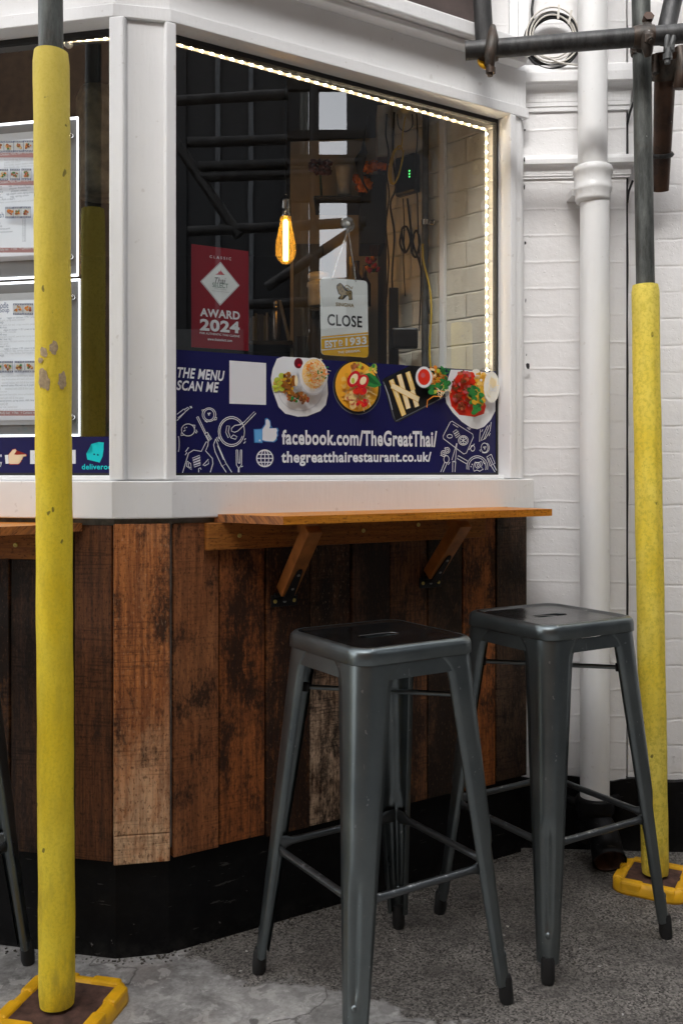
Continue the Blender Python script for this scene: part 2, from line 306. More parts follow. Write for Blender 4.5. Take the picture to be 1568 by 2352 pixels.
for n, c in (('plate_white', (.76, .78, .80)), ('plate_shade', (.60, .62, .66)), ('lettuce', (.52, .58, .06)), ('leaf_green', (.03, .24, .05)), ('leaf_dark', (.012, .12, .03)), ('fried_brown', (.36, .13, .02)), ('fried_dark', (.16, .05, .012)),
             ('corn_gold', (.72, .40, .03)), ('carrot', (.85, .28, .03)), ('noodle', (.86, .62, .25)), ('noodle_pale', (.82, .74, .55)), ('sauce_maroon', (.15, .005, .015)), ('sauce_red', (.72, .03, .012)), ('chilli_red', (.60, .01, .02)), ('curry', (.88, .46, .04)),
             ('curry_light', (.92, .60, .14)), ('dish_black', (.008, .008, .011)), ('dish_sheen', (.12, .13, .16)), ('spring_roll', (.86, .64, .26)), ('spring_pale', (.92, .78, .50)), ('egg_white', (.84, .82, .74)), ('meat', (.30, .05, .02)), ('meat_light', (.55, .16, .07))):
    flat(n, c, .35)
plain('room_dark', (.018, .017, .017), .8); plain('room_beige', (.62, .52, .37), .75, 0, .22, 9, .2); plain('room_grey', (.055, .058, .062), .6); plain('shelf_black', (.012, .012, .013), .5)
plain('cream_box', (.58, .54, .47), .5); plain('box_red', (.10, .03, .015), .6); plain('router_black', (.008, .008, .009), .3); plain('cable_black', (.008, .008, .009), .5); plain('cable_yellow', (.62, .42, .02), .45); plain('cable_white', (.6, .57, .52), .5)
plain('conduit_grey', (.085, .088, .088), .5, .3, .3, 60); plain('chrome', (.6, .6, .6), .2, 1.0); plain('marigold', (.85, .22, .015), .7, 0, .3, 60); plain('dried_petal', (.15, .05, .05), .8, 0, .4, 50); plain('ceramic', (.62, .60, .56), .35); plain('teal', (.02, .2, .24), .5)
plain('book_dark', (.05, .05, .055), .6); plain('book_olive', (.13, .12, .06), .6); plain('book_pale', (.3, .29, .27), .6); plain('flask_steel', (.35, .30, .26), .25, .9); plain('bottle_brown', (.05, .025, .012), .15); plain('gold_foil', (.5, .35, .1), .3, .8); plain('red_flower', (.45, .02, .04), .6); plain('leafy', (.03, .06, .02), .7, 0, .5, 40)
plain('board_dark', (.030, .026, .022), .8, 0, .4, 14); plain('board_wood', (.30, .24, .16), .8, 0, .3, 12); plain('upper_brick', (.075, .055, .05), .8, 0, .3, 12, .3)
plain('terrace_brick', (.16, .095, .055), .85, 0, .35, 10, .2); plain('clad_dark', (.013, .014, .016), .6); plain('clad_pale', (.11, .12, .13), .5); plain('render_pale', (.10, .098, .092), .8); plain('roof_slate', (.03, .031, .034), .7); plain('lantern_paper', (.30, .26, .17), .7, 0, .5, 22); plain('window_dark', (.02, .022, .025), .1)
plain('grit', (.06, .05, .04), .9, 0, .4, 60); plain('gap_grey', (.20, .19, .17), .9, 0, .5, 30); plain('cracked_brick', (.25, .13, .10), .9, 0, .5, 60)

# ---------------------------------------------------------------- mesh building
class MB:
    def __init__(s): s.v = []; s.f = []; s.mi = []; s.mats = []; s.sm = []
    def m(s, mat):
        if mat not in s.mats: s.mats.append(mat)
        return s.mats.index(mat)
    def add(s, vs, fs, mat, smooth=False):
        o = len(s.v); s.v += [tuple(x) for x in vs]; k = s.m(mat)
        for f in fs: s.f.append(tuple(i + o for i in f)); s.mi.append(k); s.sm.append(smooth)
        return s
    def box(s, c, h, mat, rot=None, ch=0.0):
        c = Vector(c); X, Y, Z = h; vs = []; fs = []
        if ch <= 0:
            vs = [Vector((x, y, z)) for x in (-X, X) for y in (-Y, Y) for z in (-Z, Z)]
            fs = [(0, 1, 3, 2), (4, 6, 7, 5), (0, 4, 5, 1), (2, 3, 7, 6), (0, 2, 6, 4), (1, 5, 7, 3)]
        else:
            bm = bmesh.new(); bmesh.ops.create_cube(bm, size=2.0)
            for v in bm.verts: v.co = Vector((v.co.x * X, v.co.y * Y, v.co.z * Z))
            bmesh.ops.bevel(bm, geom=bm.edges[:], offset=ch, segments=2, affect='EDGES', profile=.5)
            bm.verts.index_update(); vs = [v.co.copy() for v in bm.verts]; fs = [tuple(v.index for v in f.verts) for f in bm.faces]; bm.free()
        if rot is not None: vs = [rot @ v for v in vs]
        return s.add([v + c for v in vs], fs, mat, False)
    def loft(s, rings, mat, closed=True, caps=True, smooth=True):
        n = len(rings[0]); vs = [p for r in rings for p in r]; fs = []
        for i in range(len(rings) - 1):
            for j in range(n if closed else n - 1):
                k = (j + 1) % n; fs.append((i * n + j, i * n + k, (i + 1) * n + k, (i + 1) * n + j))
        s.add(vs, fs, mat, smooth)
        if caps and closed:
            s.add(rings[0], [tuple(range(n))[::-1]], mat); s.add(rings[-1], [tuple(range(n))], mat)
        return s
    def tube(s, pts, r, mat, n=10, caps=True):
        pts = [Vector(p) for p in pts]; rs = r if isinstance(r, (list, tuple)) else [r] * len(pts); rings = []; up = None
        for i, p in enumerate(pts):
            t = (pts[min(i + 1, len(pts) - 1)] - pts[max(i - 1, 0)]).normalized()
            if up is None: up = Vector((0, 0, 1)) if abs(t.z) < .9 else Vector((1, 0, 0))
            a = (up - t * up.dot(t)).normalized(); b = t.cross(a); up = a
            rings.append([p + (a * math.cos(2 * math.pi * j / n) + b * math.sin(2 * math.pi * j / n)) * rs[i] for j in range(n)])
        return s.loft(rings, mat, True, caps)
    def lathe(s, c, prof, mat, n=24, axis=None):
        c = Vector(c); rings = []
        q = Vector((0, 0, 1)).rotation_difference(Vector(axis)).to_matrix() if axis is not None else Matrix.Identity(3)
        for r, z in prof: rings.append([c + q @ Vector((r * math.cos(2 * math.pi * j / n), r * math.sin(2 * math.pi * j / n), z)) for j in range(n)])
        return s.loft(rings, mat)
    def blob(s, c, r, mat, seed=0, sub=2, amp=.25, sq=(1, 1, 1)):
        bm = bmesh.new(); bmesh.ops.create_icosphere(bm, subdivisions=sub, radius=1); q = random.Random(seed)
        vs = []
        for v in bm.verts:
            k = 1 + q.uniform(-amp, amp); vs.append(Vector((v.co.x * sq[0], v.co.y * sq[1], v.co.z * sq[2])) * r * k + Vector(c))
        bm.verts.index_update(); fs = [tuple(v.index for v in f.verts) for f in bm.faces]; bm.free()
        return s.add(vs, fs, mat, True)
    def build(s, name, parent=None, uvf=None, origin=None, bevel=0):
        me = bpy.data.meshes.new(name)
        off = Vector((0, 0, 0)); p = parent
        while p is not None: off += p.location; p = p.parent
        vs = [Vector(v) for v in s.v]
        if origin is None:
            if parent is None and vs:
                lo = [min(v[i] for v in vs) for i in range(3)]; hi = [max(v[i] for v in vs) for i in range(3)]
                org = Vector(((lo[0] + hi[0]) / 2, (lo[1] + hi[1]) / 2, lo[2]))
            else: org = off
        else: org = Vector(origin)
        me.from_pydata([tuple(v - org) for v in vs], [], s.f)
        for m in s.mats: me.materials.append(M[m])
        for i, p in enumerate(me.polygons): p.material_index = s.mi[i]; p.use_smooth = s.sm[i]
        if uvf:
            l = me.uv_layers.new(name='UVMap')
            for p in me.polygons:
                for li in p.loop_indices: l.data[li].uv = uvf(vs[me.loops[li].vertex_index], p)
        o = bpy.data.objects.new(name, me); col.objects.link(o)
        o.location = org - off
        if parent is not None: o.parent = parent
        if bevel:
            b = o.modifiers.new('bevel', 'BEVEL'); b.width = bevel; b.segments = 2; b.limit_method = 'ANGLE'; b.angle_limit = R(40)
        return o
def tag(o, label, cat, group=None, kind=None):
    if label: o['label'] = label
    if cat: o['category'] = cat
    if group: o['group'] = group
    if kind: o['kind'] = kind
    return o
def thing(name, label, cat, loc=(0, 0, 0), group=None):
    o = bpy.data.objects.new(name, None); col.objects.link(o); o.location = loc; o.empty_display_size = .1
    return tag(o, label, cat, group)
class Face:
    """a vertical wall plane: s runs along it, d out towards the street, z up"""
    def __init__(s, o, u):
        s.o = Vector((o[0], o[1], 0)); s.u = Vector((u[0], u[1], 0)).normalized(); s.n = Vector((s.u.y, -s.u.x, 0))
    def p(s, a, d, z): return s.o + s.u * a + s.n * d + Vector((0, 0, z))
    def S(s, x, d=0.):                     # column of the picture -> distance along the wall
        t = (x - CX) / FP; b = s.o + s.n * d
        return (t * b.y - b.x) / (s.u.x - t * s.u.y)
    def Zc(s, x, y, d=0.):                 # row of the picture at that column -> height
        q = s.p(s.S(x, d), d, 0); return HC + (HY - y) / FP * q.y
    def P(s, x, y, d=0.): return (s.S(x, d), s.Zc(x, y, d))
    def rot(s): return Matrix((( s.u.x, s.n.x, 0), (s.u.y, s.n.y, 0), (0, 0, 1)))
    def uv(s, v, p=None): q = v - s.o; return (q.dot(s.u), v.z)
    def box(s, mb, s0, s1, d0, d1, z0, z1, mat, ch=0.):
        mb.box(s.p((s0 + s1) / 2, (d0 + d1) / 2, (z0 + z1) / 2), (abs(s1 - s0) / 2, abs(d1 - d0) / 2, abs(z1 - z0) / 2), mat, s.rot(), ch); return mb
def at(x, y, Y): return Vector(((x - CX) / FP * Y, Y, HC + (HY - y) / FP * Y))
LC, RC = (-.510, 2.104), (-.386, 2.130)
LF = Face(LC, (.976, -.216)); CF = Face(LC, (.124, .026)); RF = Face(RC, (.846, .533)); WF = Face((.527, 2.765), (math.cos(R(4)), -math.sin(R(4))))
CW = (Vector(RC) - Vector(LC)).length
GD = -.058                                  # how far the glass lies behind the front of the frames

class Draw:
    """flat print on a wall plane, drawn in the plane's own metres"""
    def __init__(s, face, d, step=.0006): s.F = face; s.d = d; s.mb = MB(); s.step = step; s.k = 0
    def q(s, x, y): return s.F.P(x, y, s.d)
    def lay(s): s.k += 1; return s.d + s.k * s.step
    def poly(s, pts, mat, raw=False):
        P = pts if raw else [s.q(*a) for a in pts]
        d = s.lay(); n = len(P)
        bm = bmesh.new(); vs = [bm.verts.new(s.F.p(a, d, b)) for a, b in P]
        f = bm.faces.new(vs); r = bmesh.ops.triangulate(bm, faces=[f]); bm.verts.index_update()
        s.mb.add([v.co.copy() for v in bm.verts], [tuple(v.index for v in f.verts) for f in bm.faces], mat); bm.free(); return s
    def ell(s, cx, cy, rx, ry, mat, n=28, sq=1.0, a0=0, tilt=0):
        pts = []
        for i in range(n):
            t = 2 * math.pi * i / n; c, q = math.cos(t), math.sin(t)
            x = math.copysign(abs(c) ** sq, c) * rx; y = math.copysign(abs(q) ** sq, q) * ry
            pts.append((cx + x * math.cos(tilt) - y * math.sin(tilt), cy + x * math.sin(tilt) + y * math.cos(tilt)))
        return s.poly(pts, mat)
    def line(s, pts, wd, mat, closed=False):
        P = [Vector(s.q(*a)) for a in pts]; d = s.lay(); n = len(P); L = []; Rr = []
        if closed: P = P + [P[0], P[1]]; n += 2
        for i in range(n):
            t = P[min(i + 1, n - 1)] - P[max(i - 1, 0)]
            if t.length < 1e-9: t = Vector((1, 0))
            t.normalize(); nn = Vector((-t.y, t.x)) * wd / 2
            L.append(s.F.p(*(lambda a: (a.x, d, a.y))(P[i] + nn))); Rr.append(s.F.p(*(lambda a: (a.x, d, a.y))(P[i] - nn)))
        s.mb.add(L + Rr, [(i, i + 1, n + i + 1, n + i) for i in range(n - 1)], mat); return s
    def ring(s, cx, cy, rx, ry, wd, mat, n=24, a0=0, a1=360):
        full = a1 - a0 >= 360; m = n if full else n + 1
        return s.line([(cx + rx * math.cos(R(a0 + (a1 - a0) * i / n)), cy + ry * math.sin(R(a0 + (a1 - a0) * i / n))) for i in range(m)], wd, mat, full)
    def text(s, body, x0, y0, x1, y1, mat, bold=.0, shear=0., yr=None, clip=None):
        """fill the box whose left side runs y0..y1 at column x0 (right side yr at x1)"""
        V, Fc = glyphs(body, bold, shear)
        a = Vector(s.q(x0, y0)); b = Vector(s.q(x0, y1)); c = Vector(s.q(x1, (yr or (y0, y1))[0])); e = Vector(s.q(x1, (yr or (y0, y1))[1]))
        if yr is None:                      # level writing: keep the heights of the left side
            c.y = a.y; e.y = b.y
        d = s.lay(); out = []
        for x, y in V:
            top = a.lerp(c, x); bot = b.lerp(e, x); p = bot.lerp(top, y); out.append(s.F.p(p.x, d, p.y))
        if clip is not None:
            keep = [f for f in Fc if all((out[i] - s.F.o).dot(s.F.u) <= clip for i in f)]; Fc = keep
        s.mb.add(out, Fc, mat); return s
    def build(s, name, parent): return s.mb.build(name, parent)
GC = {}
def glyphs(body, bold, shear):
    key = (body, bold, shear)
    if key in GC: return GC[key]
    cu = bpy.data.curves.new('writing', 'FONT'); cu.body = body; cu.offset = bold; cu.resolution_u = 4; cu.shear = shear
    if bold: cu.space_character = 1.08
    o = bpy.data.objects.new('writing', cu); col.objects.link(o); bpy.context.view_layer.update()
    dg = bpy.context.evaluated_depsgraph_get(); me = bpy.data.meshes.new_from_object(o.evaluated_get(dg))
    V = [(v.co.x, v.co.y) for v in me.vertices]; Fc = [tuple(p.vertices) for p in me.polygons]
    col.objects.unlink(o); bpy.data.objects.remove(o); bpy.data.curves.remove(cu); bpy.data.meshes.remove(me)
    x0 = min(v[0] for v in V); x1 = max(v[0] for v in V); y0 = min(v[1] for v in V); y1 = max(v[1] for v in V)
    V = [((x - x0) / (x1 - x0 + 1e-9), (y - y0) / (y1 - y0 + 1e-9)) for x, y in V]
    GC[key] = (V, Fc); return GC[key]

# ---------------------------------------------------------------- ground
g = MB(); g.add([(-40, -40, 0), (40, -40, 0), (40, 40, 0), (-40, 40, 0)], [(0, 1, 2, 3)], 'pavement_mat')
o = g.build('pavement', origin=(0, 0, 0)); o['kind'] = 'structure'

# ---------------------------------------------------------------- the shopfront
shop = thing('restaurant_shopfront', 'white painted timber shopfront with splayed bay windows above reclaimed plank cladding', 'shopfront', (-.386, 2.13, 0))
ZP0, ZP1 = .226, .984                       # planks
ZS0, ZS1 = .996, 1.081                      # sill
ZW0, ZW1 = 1.093, 2.121                     # window opening
RE = RF.S(1208); LE = -1.15
RO0, RO1 = RF.S(406), RF.S(1172); LO1 = LF.S(250)
# black plinth
def bay(mb, d0, d1, z0, z1, mat, se=RE, le=LE):
    """a band that runs along all three faces of the bay, mitred at the corners"""
    def mitre(f, g_, d):                    # where two offset lines meet
        a = f.p(0, d, 0); b = g_.p(0, d, 0); den = f.u.x * g_.u.y - f.u.y * g_.u.x
        w_ = b - a; t = (w_.x * g_.u.y - w_.y * g_.u.x) / den; return a + f.u * t
    CFr = Face(RC, (CF.u.x, CF.u.y))
    rings = []
    for d in (d0, d1): rings.append([LF.p(le, d, 0), mitre(LF, CF, d), mitre(CFr, RF, d), RF.p(se, d, 0)])
    a, b = rings; V = []
    for q in (a, b):
        for z in (z0, z1): V += [p + Vector((0, 0, z)) for p in q]
    n = 4; fs = []
    for i in range(3):
        fs += [(8 + i, 8 + i + 1, 12 + i + 1, 12 + i), (i, 4 + i, 4 + i + 1, i + 1), (4 + i, 12 + i, 12 + i + 1, 4 + i + 1), (i, i + 1, 8 + i + 1, 8 + i)]
    fs += [(0, 8, 12, 4), (3, 7, 15, 11)]
    mb.add(V, fs, mat)
    return mb
bay(MB(), -.12, -.022, -.02, ZP0 + .02, 'black_paint').build('plinth', shop)
q = MB(); bay(q, -.1, -.012, ZP0 + .02, ZS0, 'gap_grey', RE - .01); q.build('backing_wall', shop)
def planks(face, cuts, mats, name, d=0.0):
    mb = MB(); q = random.Random(len(cuts))
    for i, mt in enumerate(mats):
        a, b = cuts[i], cuts[i + 1]; dd = d + q.uniform(-.005, .004); z0 = ZP0 + q.uniform(-.004, .004); z1 = ZP1 + q.uniform(-.004, .002)
        face.box(mb, a + .0018, b - .0018, -.02, dd, z0, z1, mt, .0022)
    return mb.build(name, shop, uvf=lambda v, p: face.uv(v))
planks(LF, [LE, -.98, -.86, -.75, -.63, -.52, -.41, LF.S(-40), LF.S(22), LF.S(85), LF.S(168), -.004],
       ['plank_dim', 'plank_far', 'plank_brown', 'plank_far', 'plank_black', 'plank_dim', 'plank_far', 'plank_dim', 'plank_far', 'plank_black', 'plank_brown'], 'plank_cladding')
mbc = MB(); zc = CF.Zc(300, 1917)
CF.box(mbc, .001, CW - .002, -.02, .006, ZP0 - .004, zc - .0008, 'plank_corner', .002); CF.box(mbc, .001, CW - .002, -.02, .006, zc + .0008, ZP1, 'plank_corner', .002)
mbc.build('corner_board', shop, uvf=lambda v, p: CF.uv(v))
cuts = [.005] + [RF.S(x) for x in (504.6, 611, 711.6, 806, 894.6, 981.6, 1061, 1137.6)] + [RE]
planks(RF, cuts, ['plank_tan', 'plank_orange', 'plank_charred', 'plank_weathered', 'plank_black', 'plank_dim', 'plank_coal', 'plank_rust', 'plank_end'], 'plank_cladding')
# sill: nosing with a sloped top
sm = MB(); bay(sm, -.09, .012, ZS0, ZS1, 'white_paint', RF.S(1225, .012))
so_ = sm.build('sill', shop, bevel=.003)
sm = MB(); bay(sm, -.1, -.028, ZS1, ZW0, 'white_paint', RE); sm.build('sill_riser', shop, bevel=.003)
# frames: head, stiles, post between the two windows
hm = MB(); bay(hm, -.085, 0, ZW1, ZW1 + .03, 'white_paint', RE + .01); hm.build('window_head', shop, bevel=.002)
hm = MB(); bay(hm, -.085, -.012, ZW1 + .03, 2.262, 'white_paint', RE + .01); hm.build('fascia', shop, bevel=.002)
hm = MB(); bay(hm, -.085, .026, 2.262, 2.278, 'white_paint', RE - .02); bay(hm, -.085, .048, 2.2785, 2.318, 'white_paint', RE - .02); hm.build('cornice', shop, bevel=.004)
pm = MB()
def strip(f, s0, s1, d0, d1, z0=ZW0 - .01, z1=ZW1, m='white_paint'): f.box(pm, s0, s1, d0, d1, z0, z1, m)
strip(LF, LO1, LO1 + .036, -.07, 0); strip(LF, LO1 + .036, -.008, -.07, -.006)
strip(CF, .006, CW - .008, -.07, -.009)
strip(RF, .006, RO0 - .026, -.07, -.006); strip(RF, RO0 - .026, RO0, -.07, 0)
pm.build('corner_post', shop, bevel=.004)
pm = MB(); sa, sb = RF.S(1185), RF.S(1203)
strip(RF, RO1, sa, -.07, 0); strip(RF, sa, sb, -.07, -.009); strip(RF, sb, RE + .01, -.08, -.022); pm.build('window_stile', shop, bevel=.003)
pm = MB(); strip(LF, LE, LE + .05, -.07, 0); pm.build('window_stile', shop, bevel=.003)
q = random.Random(17)              # broken filler in the joint against the brick
for x, y, rx, ry in ((1204, 299, 2.5, 3), (1203, 366, 2, 7), (1203, 430, 2, 7), (1205, 558, 2, 5), (1206, 690, 1.2, 6), (1211, 841, 4, 9), (1208, 815, 1.2, 3)):
    c = RF.P(x, y, -.02); k = RF.P(x + rx, y + ry, -.02); pts = []
    for i in range(9):
        t = 6.283 * i / 9; r_ = q.uniform(.6, 1.2); pts.append(RF.p(c[0] + (k[0] - c[0]) * r_ * math.cos(t), -.0195, c[1] + (c[1] - k[1]) * r_ * math.sin(t)))
    pm = MB(); pm.add(pts, [tuple(range(9))], 'room_dark'); pm.build('joint_gap', shop)
# the sealing strip and beads round the panes, the panes
def window(f, s0, s1):
    mb = MB()
    f.box(mb, s0, s1, GD - .012, GD + .006, ZW1 - .012, ZW1 - .0005, 'room_dark'); f.box(mb, s1 - .006, s1 - .0005, GD - .012, GD + .006, ZW0, ZW1 - .012, 'room_dark'); f.box(mb, s0, s1 - .006, GD - .012, GD + .004, ZW0, ZW0 + .006, 'room_dark')
    w_ = mb.build('window_seal', shop)
    gm = MB(); gm.add([f.p(s0, GD, ZW0), f.p(s1, GD, ZW0), f.p(s1, GD, ZW1), f.p(s0, GD, ZW1)], [(0, 1, 2, 3)], 'window_glass'); gm.build('window_pane', w_)
window(RF, RO0, RO1); window(LF, LE + .05, LO1)
# storey above the shop, seen as a sliver of dark brick
um = MB(); bay(um, -.30, -.06, 2.318, 4.6, 'upper_brick', RF.S(1110, -.06)); um.build('upper_wall', shop)
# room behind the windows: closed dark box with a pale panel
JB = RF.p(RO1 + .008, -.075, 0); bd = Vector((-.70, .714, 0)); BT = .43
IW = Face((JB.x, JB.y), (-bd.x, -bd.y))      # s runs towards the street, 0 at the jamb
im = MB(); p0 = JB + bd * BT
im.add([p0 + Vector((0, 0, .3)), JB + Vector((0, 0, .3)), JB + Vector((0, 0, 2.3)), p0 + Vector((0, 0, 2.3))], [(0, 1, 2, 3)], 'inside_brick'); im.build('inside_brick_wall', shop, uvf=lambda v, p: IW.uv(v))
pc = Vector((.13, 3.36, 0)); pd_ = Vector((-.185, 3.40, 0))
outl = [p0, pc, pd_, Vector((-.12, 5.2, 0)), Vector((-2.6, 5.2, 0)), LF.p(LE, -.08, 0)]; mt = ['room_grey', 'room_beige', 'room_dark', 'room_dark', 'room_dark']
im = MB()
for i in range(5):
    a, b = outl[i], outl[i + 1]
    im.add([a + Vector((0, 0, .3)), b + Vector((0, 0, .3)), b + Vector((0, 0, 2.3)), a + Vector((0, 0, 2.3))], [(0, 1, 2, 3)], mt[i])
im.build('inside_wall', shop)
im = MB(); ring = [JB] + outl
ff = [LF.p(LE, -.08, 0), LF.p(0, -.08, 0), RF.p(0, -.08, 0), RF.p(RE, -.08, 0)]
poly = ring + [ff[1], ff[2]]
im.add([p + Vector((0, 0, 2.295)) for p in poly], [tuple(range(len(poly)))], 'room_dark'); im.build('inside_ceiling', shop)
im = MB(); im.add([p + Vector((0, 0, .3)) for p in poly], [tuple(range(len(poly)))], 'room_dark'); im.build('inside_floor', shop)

# ---------------------------------------------------------------- painted brick wall with its pilaster
wall = thing('brick_wall', 'white painted brick wall with a moulded pilaster and black painted base', 'wall', tuple(WF.p(.2, 0, 0)))
s0, s1 = WF.S(1196), WF.S(1437)
wm = MB(); WF.box(wm, s0, s1, -.30, 0, .15, 4.6, 'painted_brick'); wm.build('pilaster', wall, uvf=lambda v, p: WF.uv(v) if abs((v - WF.o).dot(WF.n)) < .001 else ((v - WF.o).dot(WF.n), v.z))
# the neighbouring wall right of the crack
wm = MB(); s2 = WF.S(1443)
zz = [.15 + i * .11 for i in range(41)]; q = random.Random(3)
vs = []; 
for z in zz: e = s2 + q.uniform(-.0012, .002); vs.append(WF.p(e, -.012, z))
for z in zz: vs.append(WF.p(4.5, -.012, z))
for z in zz: vs.append(WF.p(s2, -.3, z))
n = len(zz); wm.add(vs, [(i, n + i, n + i + 1, i + 1) for i in range(n - 1)] + [(2 * n + i, i, i + 1, 2 * n + i + 1) for i in range(n - 1)], 'painted_brick'); wm.build('side_wall', wall, uvf=lambda v, p: (WF.uv(v)[0] + .09, v.z + .012))
# mouldings of the pilaster, profile swept along the front and returned at both ends
def moulding(name, prof, sa, sb, mat='white_paint'):
    mb = MB(); rings = []
    for s_, k in ((sa, 0), (sa, 1), (sb, 1), (sb, 0)):
        rings.append([WF.p(s_ + (-1 if s_ == sa else 1) * d * .6, d if k else -.05, z) for d, z in prof])
    mb.loft(rings, mat, False, False, False); mb.add(rings[1][::-1] , [tuple(range(len(prof)))], mat)
    top = [r[-1] for r in rings]; bot = [r[0] for r in rings]; mb.add(top, [(0, 1, 2, 3)], mat); mb.add(bot, [(3, 2, 1, 0)], mat)
    return mb.build(name, wall)
def ogee(zb, zt, d0, d1):
    h = zt - zb; P = [(0, zb), (d0, zb), (d0, zb + .10 * h), (d0 + .003, zb + .11 * h), (d0 + .003, zb + .20 * h)]
    for k in range(9): t = k / 8; P.append((d0 + .004 + (d1 - d0 - .010) * (1 - math.cos(t * math.pi / 2)), zb + (.21 + .34 * math.sin(t * math.pi / 2)) * h))
    P += [(d1 - .003, zb + .57 * h), (d1, zb + .60 * h), (d1 + .001, zb + .80 * h), (d1 - .001, zb + .97 * h), (d1 - .006, zt), (0, zt + .006)]
    return P
moulding('cornice', ogee(WF.Zc(1320, 256), WF.Zc(1320, 158), .006, .040), s0 - .012, s1 + .004)
moulding('string_course', ogee(WF.Zc(1320, 410), WF.Zc(1320, 362), .006, .028), s0 - .010, s1 + .006)
# broken brick on the ledge
# black base with a ragged upper edge
bm_ = MB(); q = random.Random(5); n = 90; A = []; B_ = []
for i in range(n):
    s_ = s0 - .12 + (2.6) * i / (n - 1); z = .205 + q.uniform(-.005, .005) + .008 * math.sin(i * .9) ** 3
    A.append(WF.p(s_, .010, -.02)); B_.append(WF.p(s_, .010, z))
C_ = [WF.p(s0 - .12 + 2.6 * i / (n - 1), -.05, .205) for i in range(n)]
bm_.add(A + B_ + C_, [(i, i + 1, n + i + 1, n + i) for i in range(n - 1)] + [(n + i, n + i + 1, 2 * n + i + 1, 2 * n + i) for i in range(n - 1)], 'black_paint'); bm_.build('plinth', wall)
# trim strips next to the shop
tm = MB(); ta, tb, tc = WF.S(1168), WF.S(1190), WF.S(1213)
zl = WF.Zc(1190, 180)
WF.box(tm, ta, tb - .002, -.1, .006, zl + .02, 4.5, 'white_paint', .003); WF.box(tm, tb - .002, tc, -.1, .018, zl + .045, 4.5, 'white_paint', .003); WF.box(tm, WF.S(1085), ta - .001, -.1, 0, 2.319, 4.5, 'painted_brick'); tm.build('corner_trim', wall, uvf=lambda v, p: WF.uv(v))

# ---------------------------------------------------------------- downpipe
dp = at(1360, 1085, 2.655); dp.z = 0
pipe = thing('downpipe', 'thick white painted rainwater pipe with ringed collar on the brick pilaster', 'drainpipe', tuple(dp))
pr = .0405
def sock(z0, z1, r, mat):                    # ringed socket
    h = z1 - z0
    return [(r * 1.0, z0), (r * 1.14, z0 + .02 * h), (r * 1.20, z0 + .10 * h), (r * 1.17, z0 + .2 * h), (r * 1.30, z0 + .3 * h), (r * 1.33, z0 + .38 * h), (r * 1.26, z0 + .44 * h), (r * 1.27, z0 + .72 * h), (r * 1.36, z0 + .78 * h), (r * 1.38, z0 + .86 * h), (r * 1.3, z0 + .95 * h), (r * 1.0, z1)]
zA, zB = HC + (HY - 466) / FP * 2.655, HC + (HY - 381) / FP * 2.655
zE = HC + (HY - 1833) / FP * 2.655
pm = MB(); pm.lathe(dp + Vector((.006, 0, 0)), [(pr, zE - .03), (pr, .8), (pr, zA)], 'white_pipe', 36); pm.build('pipe_tube', pipe)
pm = MB(); pm.lathe(dp, [(pr, zB), (pr * .985, 4.5)], 'white_pipe', 36); pm.build('pipe_tube', pipe)
pm = MB(); pm.lathe(dp, sock(zA, zB, pr, ''), 'white_pipe', 36); pm.build('collar', pipe)
pm = MB(); pm.box(dp + Vector((0, .07, (zA + zB) / 2 - .01)), (.05, .035, .012), 'white_pipe', None, .003); pm.build('wall_lug', pipe)
pm = MB(); zF = .08
prof = [(pr * 1.05, zF - .02), (pr * 1.08, zF + .01), (pr * 1.22, zF + .018), (pr * 1.24, zF + .026), (pr * 1.12, zF + .034), (pr * 1.12, zE - .045), (pr * 1.3, zE - .035), (pr * 1.34, zE - .022), (pr * 1.28, zE - .012), (pr * 1.3, zE - .002), (pr * 1.22, zE + .004), (pr * 1.0, zE + .005)]
pm.lathe(dp + Vector((.006, 0, 0)), prof, 'black_gloss' if 'black_gloss' in M else 'black_paint', 36)
for sx in (-1, 1): pm.tube([dp + Vector((sx * .045 + .006, .02, zE - .02)), dp + Vector((sx * .075 + .006, .05, zE - .015)), dp + Vector((sx * .085 + .006, .07, zE - .05))], [.014, .012, .016], 'black_paint', 8)
pts = []
for i in range(9):
    a = R(90 * i / 8); pts.append(dp + Vector((.006 + .03 * math.sin(a) * .5, -.075 * math.sin(a) - (.0 if i < 8 else .02), .115 - .075 * (1 - math.cos(a)))))
pm.tube(pts, [.043] * 7 + [.044, .047], 'black_paint', 28, False); pm.build('shoe', pipe)
pm = MB(); pm.tube([p + Vector((0, .001, 0)) for p in pts[4:]], .041, 'rust_plate', 28, False); pm.build('shoe_lining', pipe)

# ---------------------------------------------------------------- cable coil on the ledge
cc = WF.P(1267, 91, .03); ctr = WF.p(cc[0], .03, cc[1])
coil = thing('cable_coil', 'coil of black and white cable hanging above the pilaster ledge behind the pipe', 'cable', tuple(ctr))
def loop(mb, c, r, wob, rad, mat, sd, dd):
    q = random.Random(sd); ph = [q.uniform(0, 6.28) for _ in range(3)]; pts = []
    for i in range(49):
        t = 2 * math.pi * i / 48; rr = r * (1 + wob * math.sin(2 * t + ph[0]) + wob * .5 * math.sin(3 * t + ph[1]))
        pts.append(c + WF.u * rr * math.cos(t) + Vector((0, 0, rr * 1.06 * math.sin(t))) + WF.n * (dd + .004 * math.sin(t + ph[2])))
    mb.tube(pts, rad, mat, 7, False)
mb = MB()
for i in range(5): loop(mb, ctr + Vector((0, 0, -.006)), .066 + .003 * i, .02, .0042, 'cable_black', i, .004 * (i % 3))
mb.tube([ctr + WF.u * -.055 + Vector((0, 0, .05)), ctr + WF.u * -.058 + Vector((0, 0, .09)), ctr + WF.u * -.05 + Vector((0, 0, .16)), ctr + WF.u * -.052 + Vector((0, 0, .5))], .004, 'cable_black', 7)
mb.build('black_cable', coil)
mb = MB()
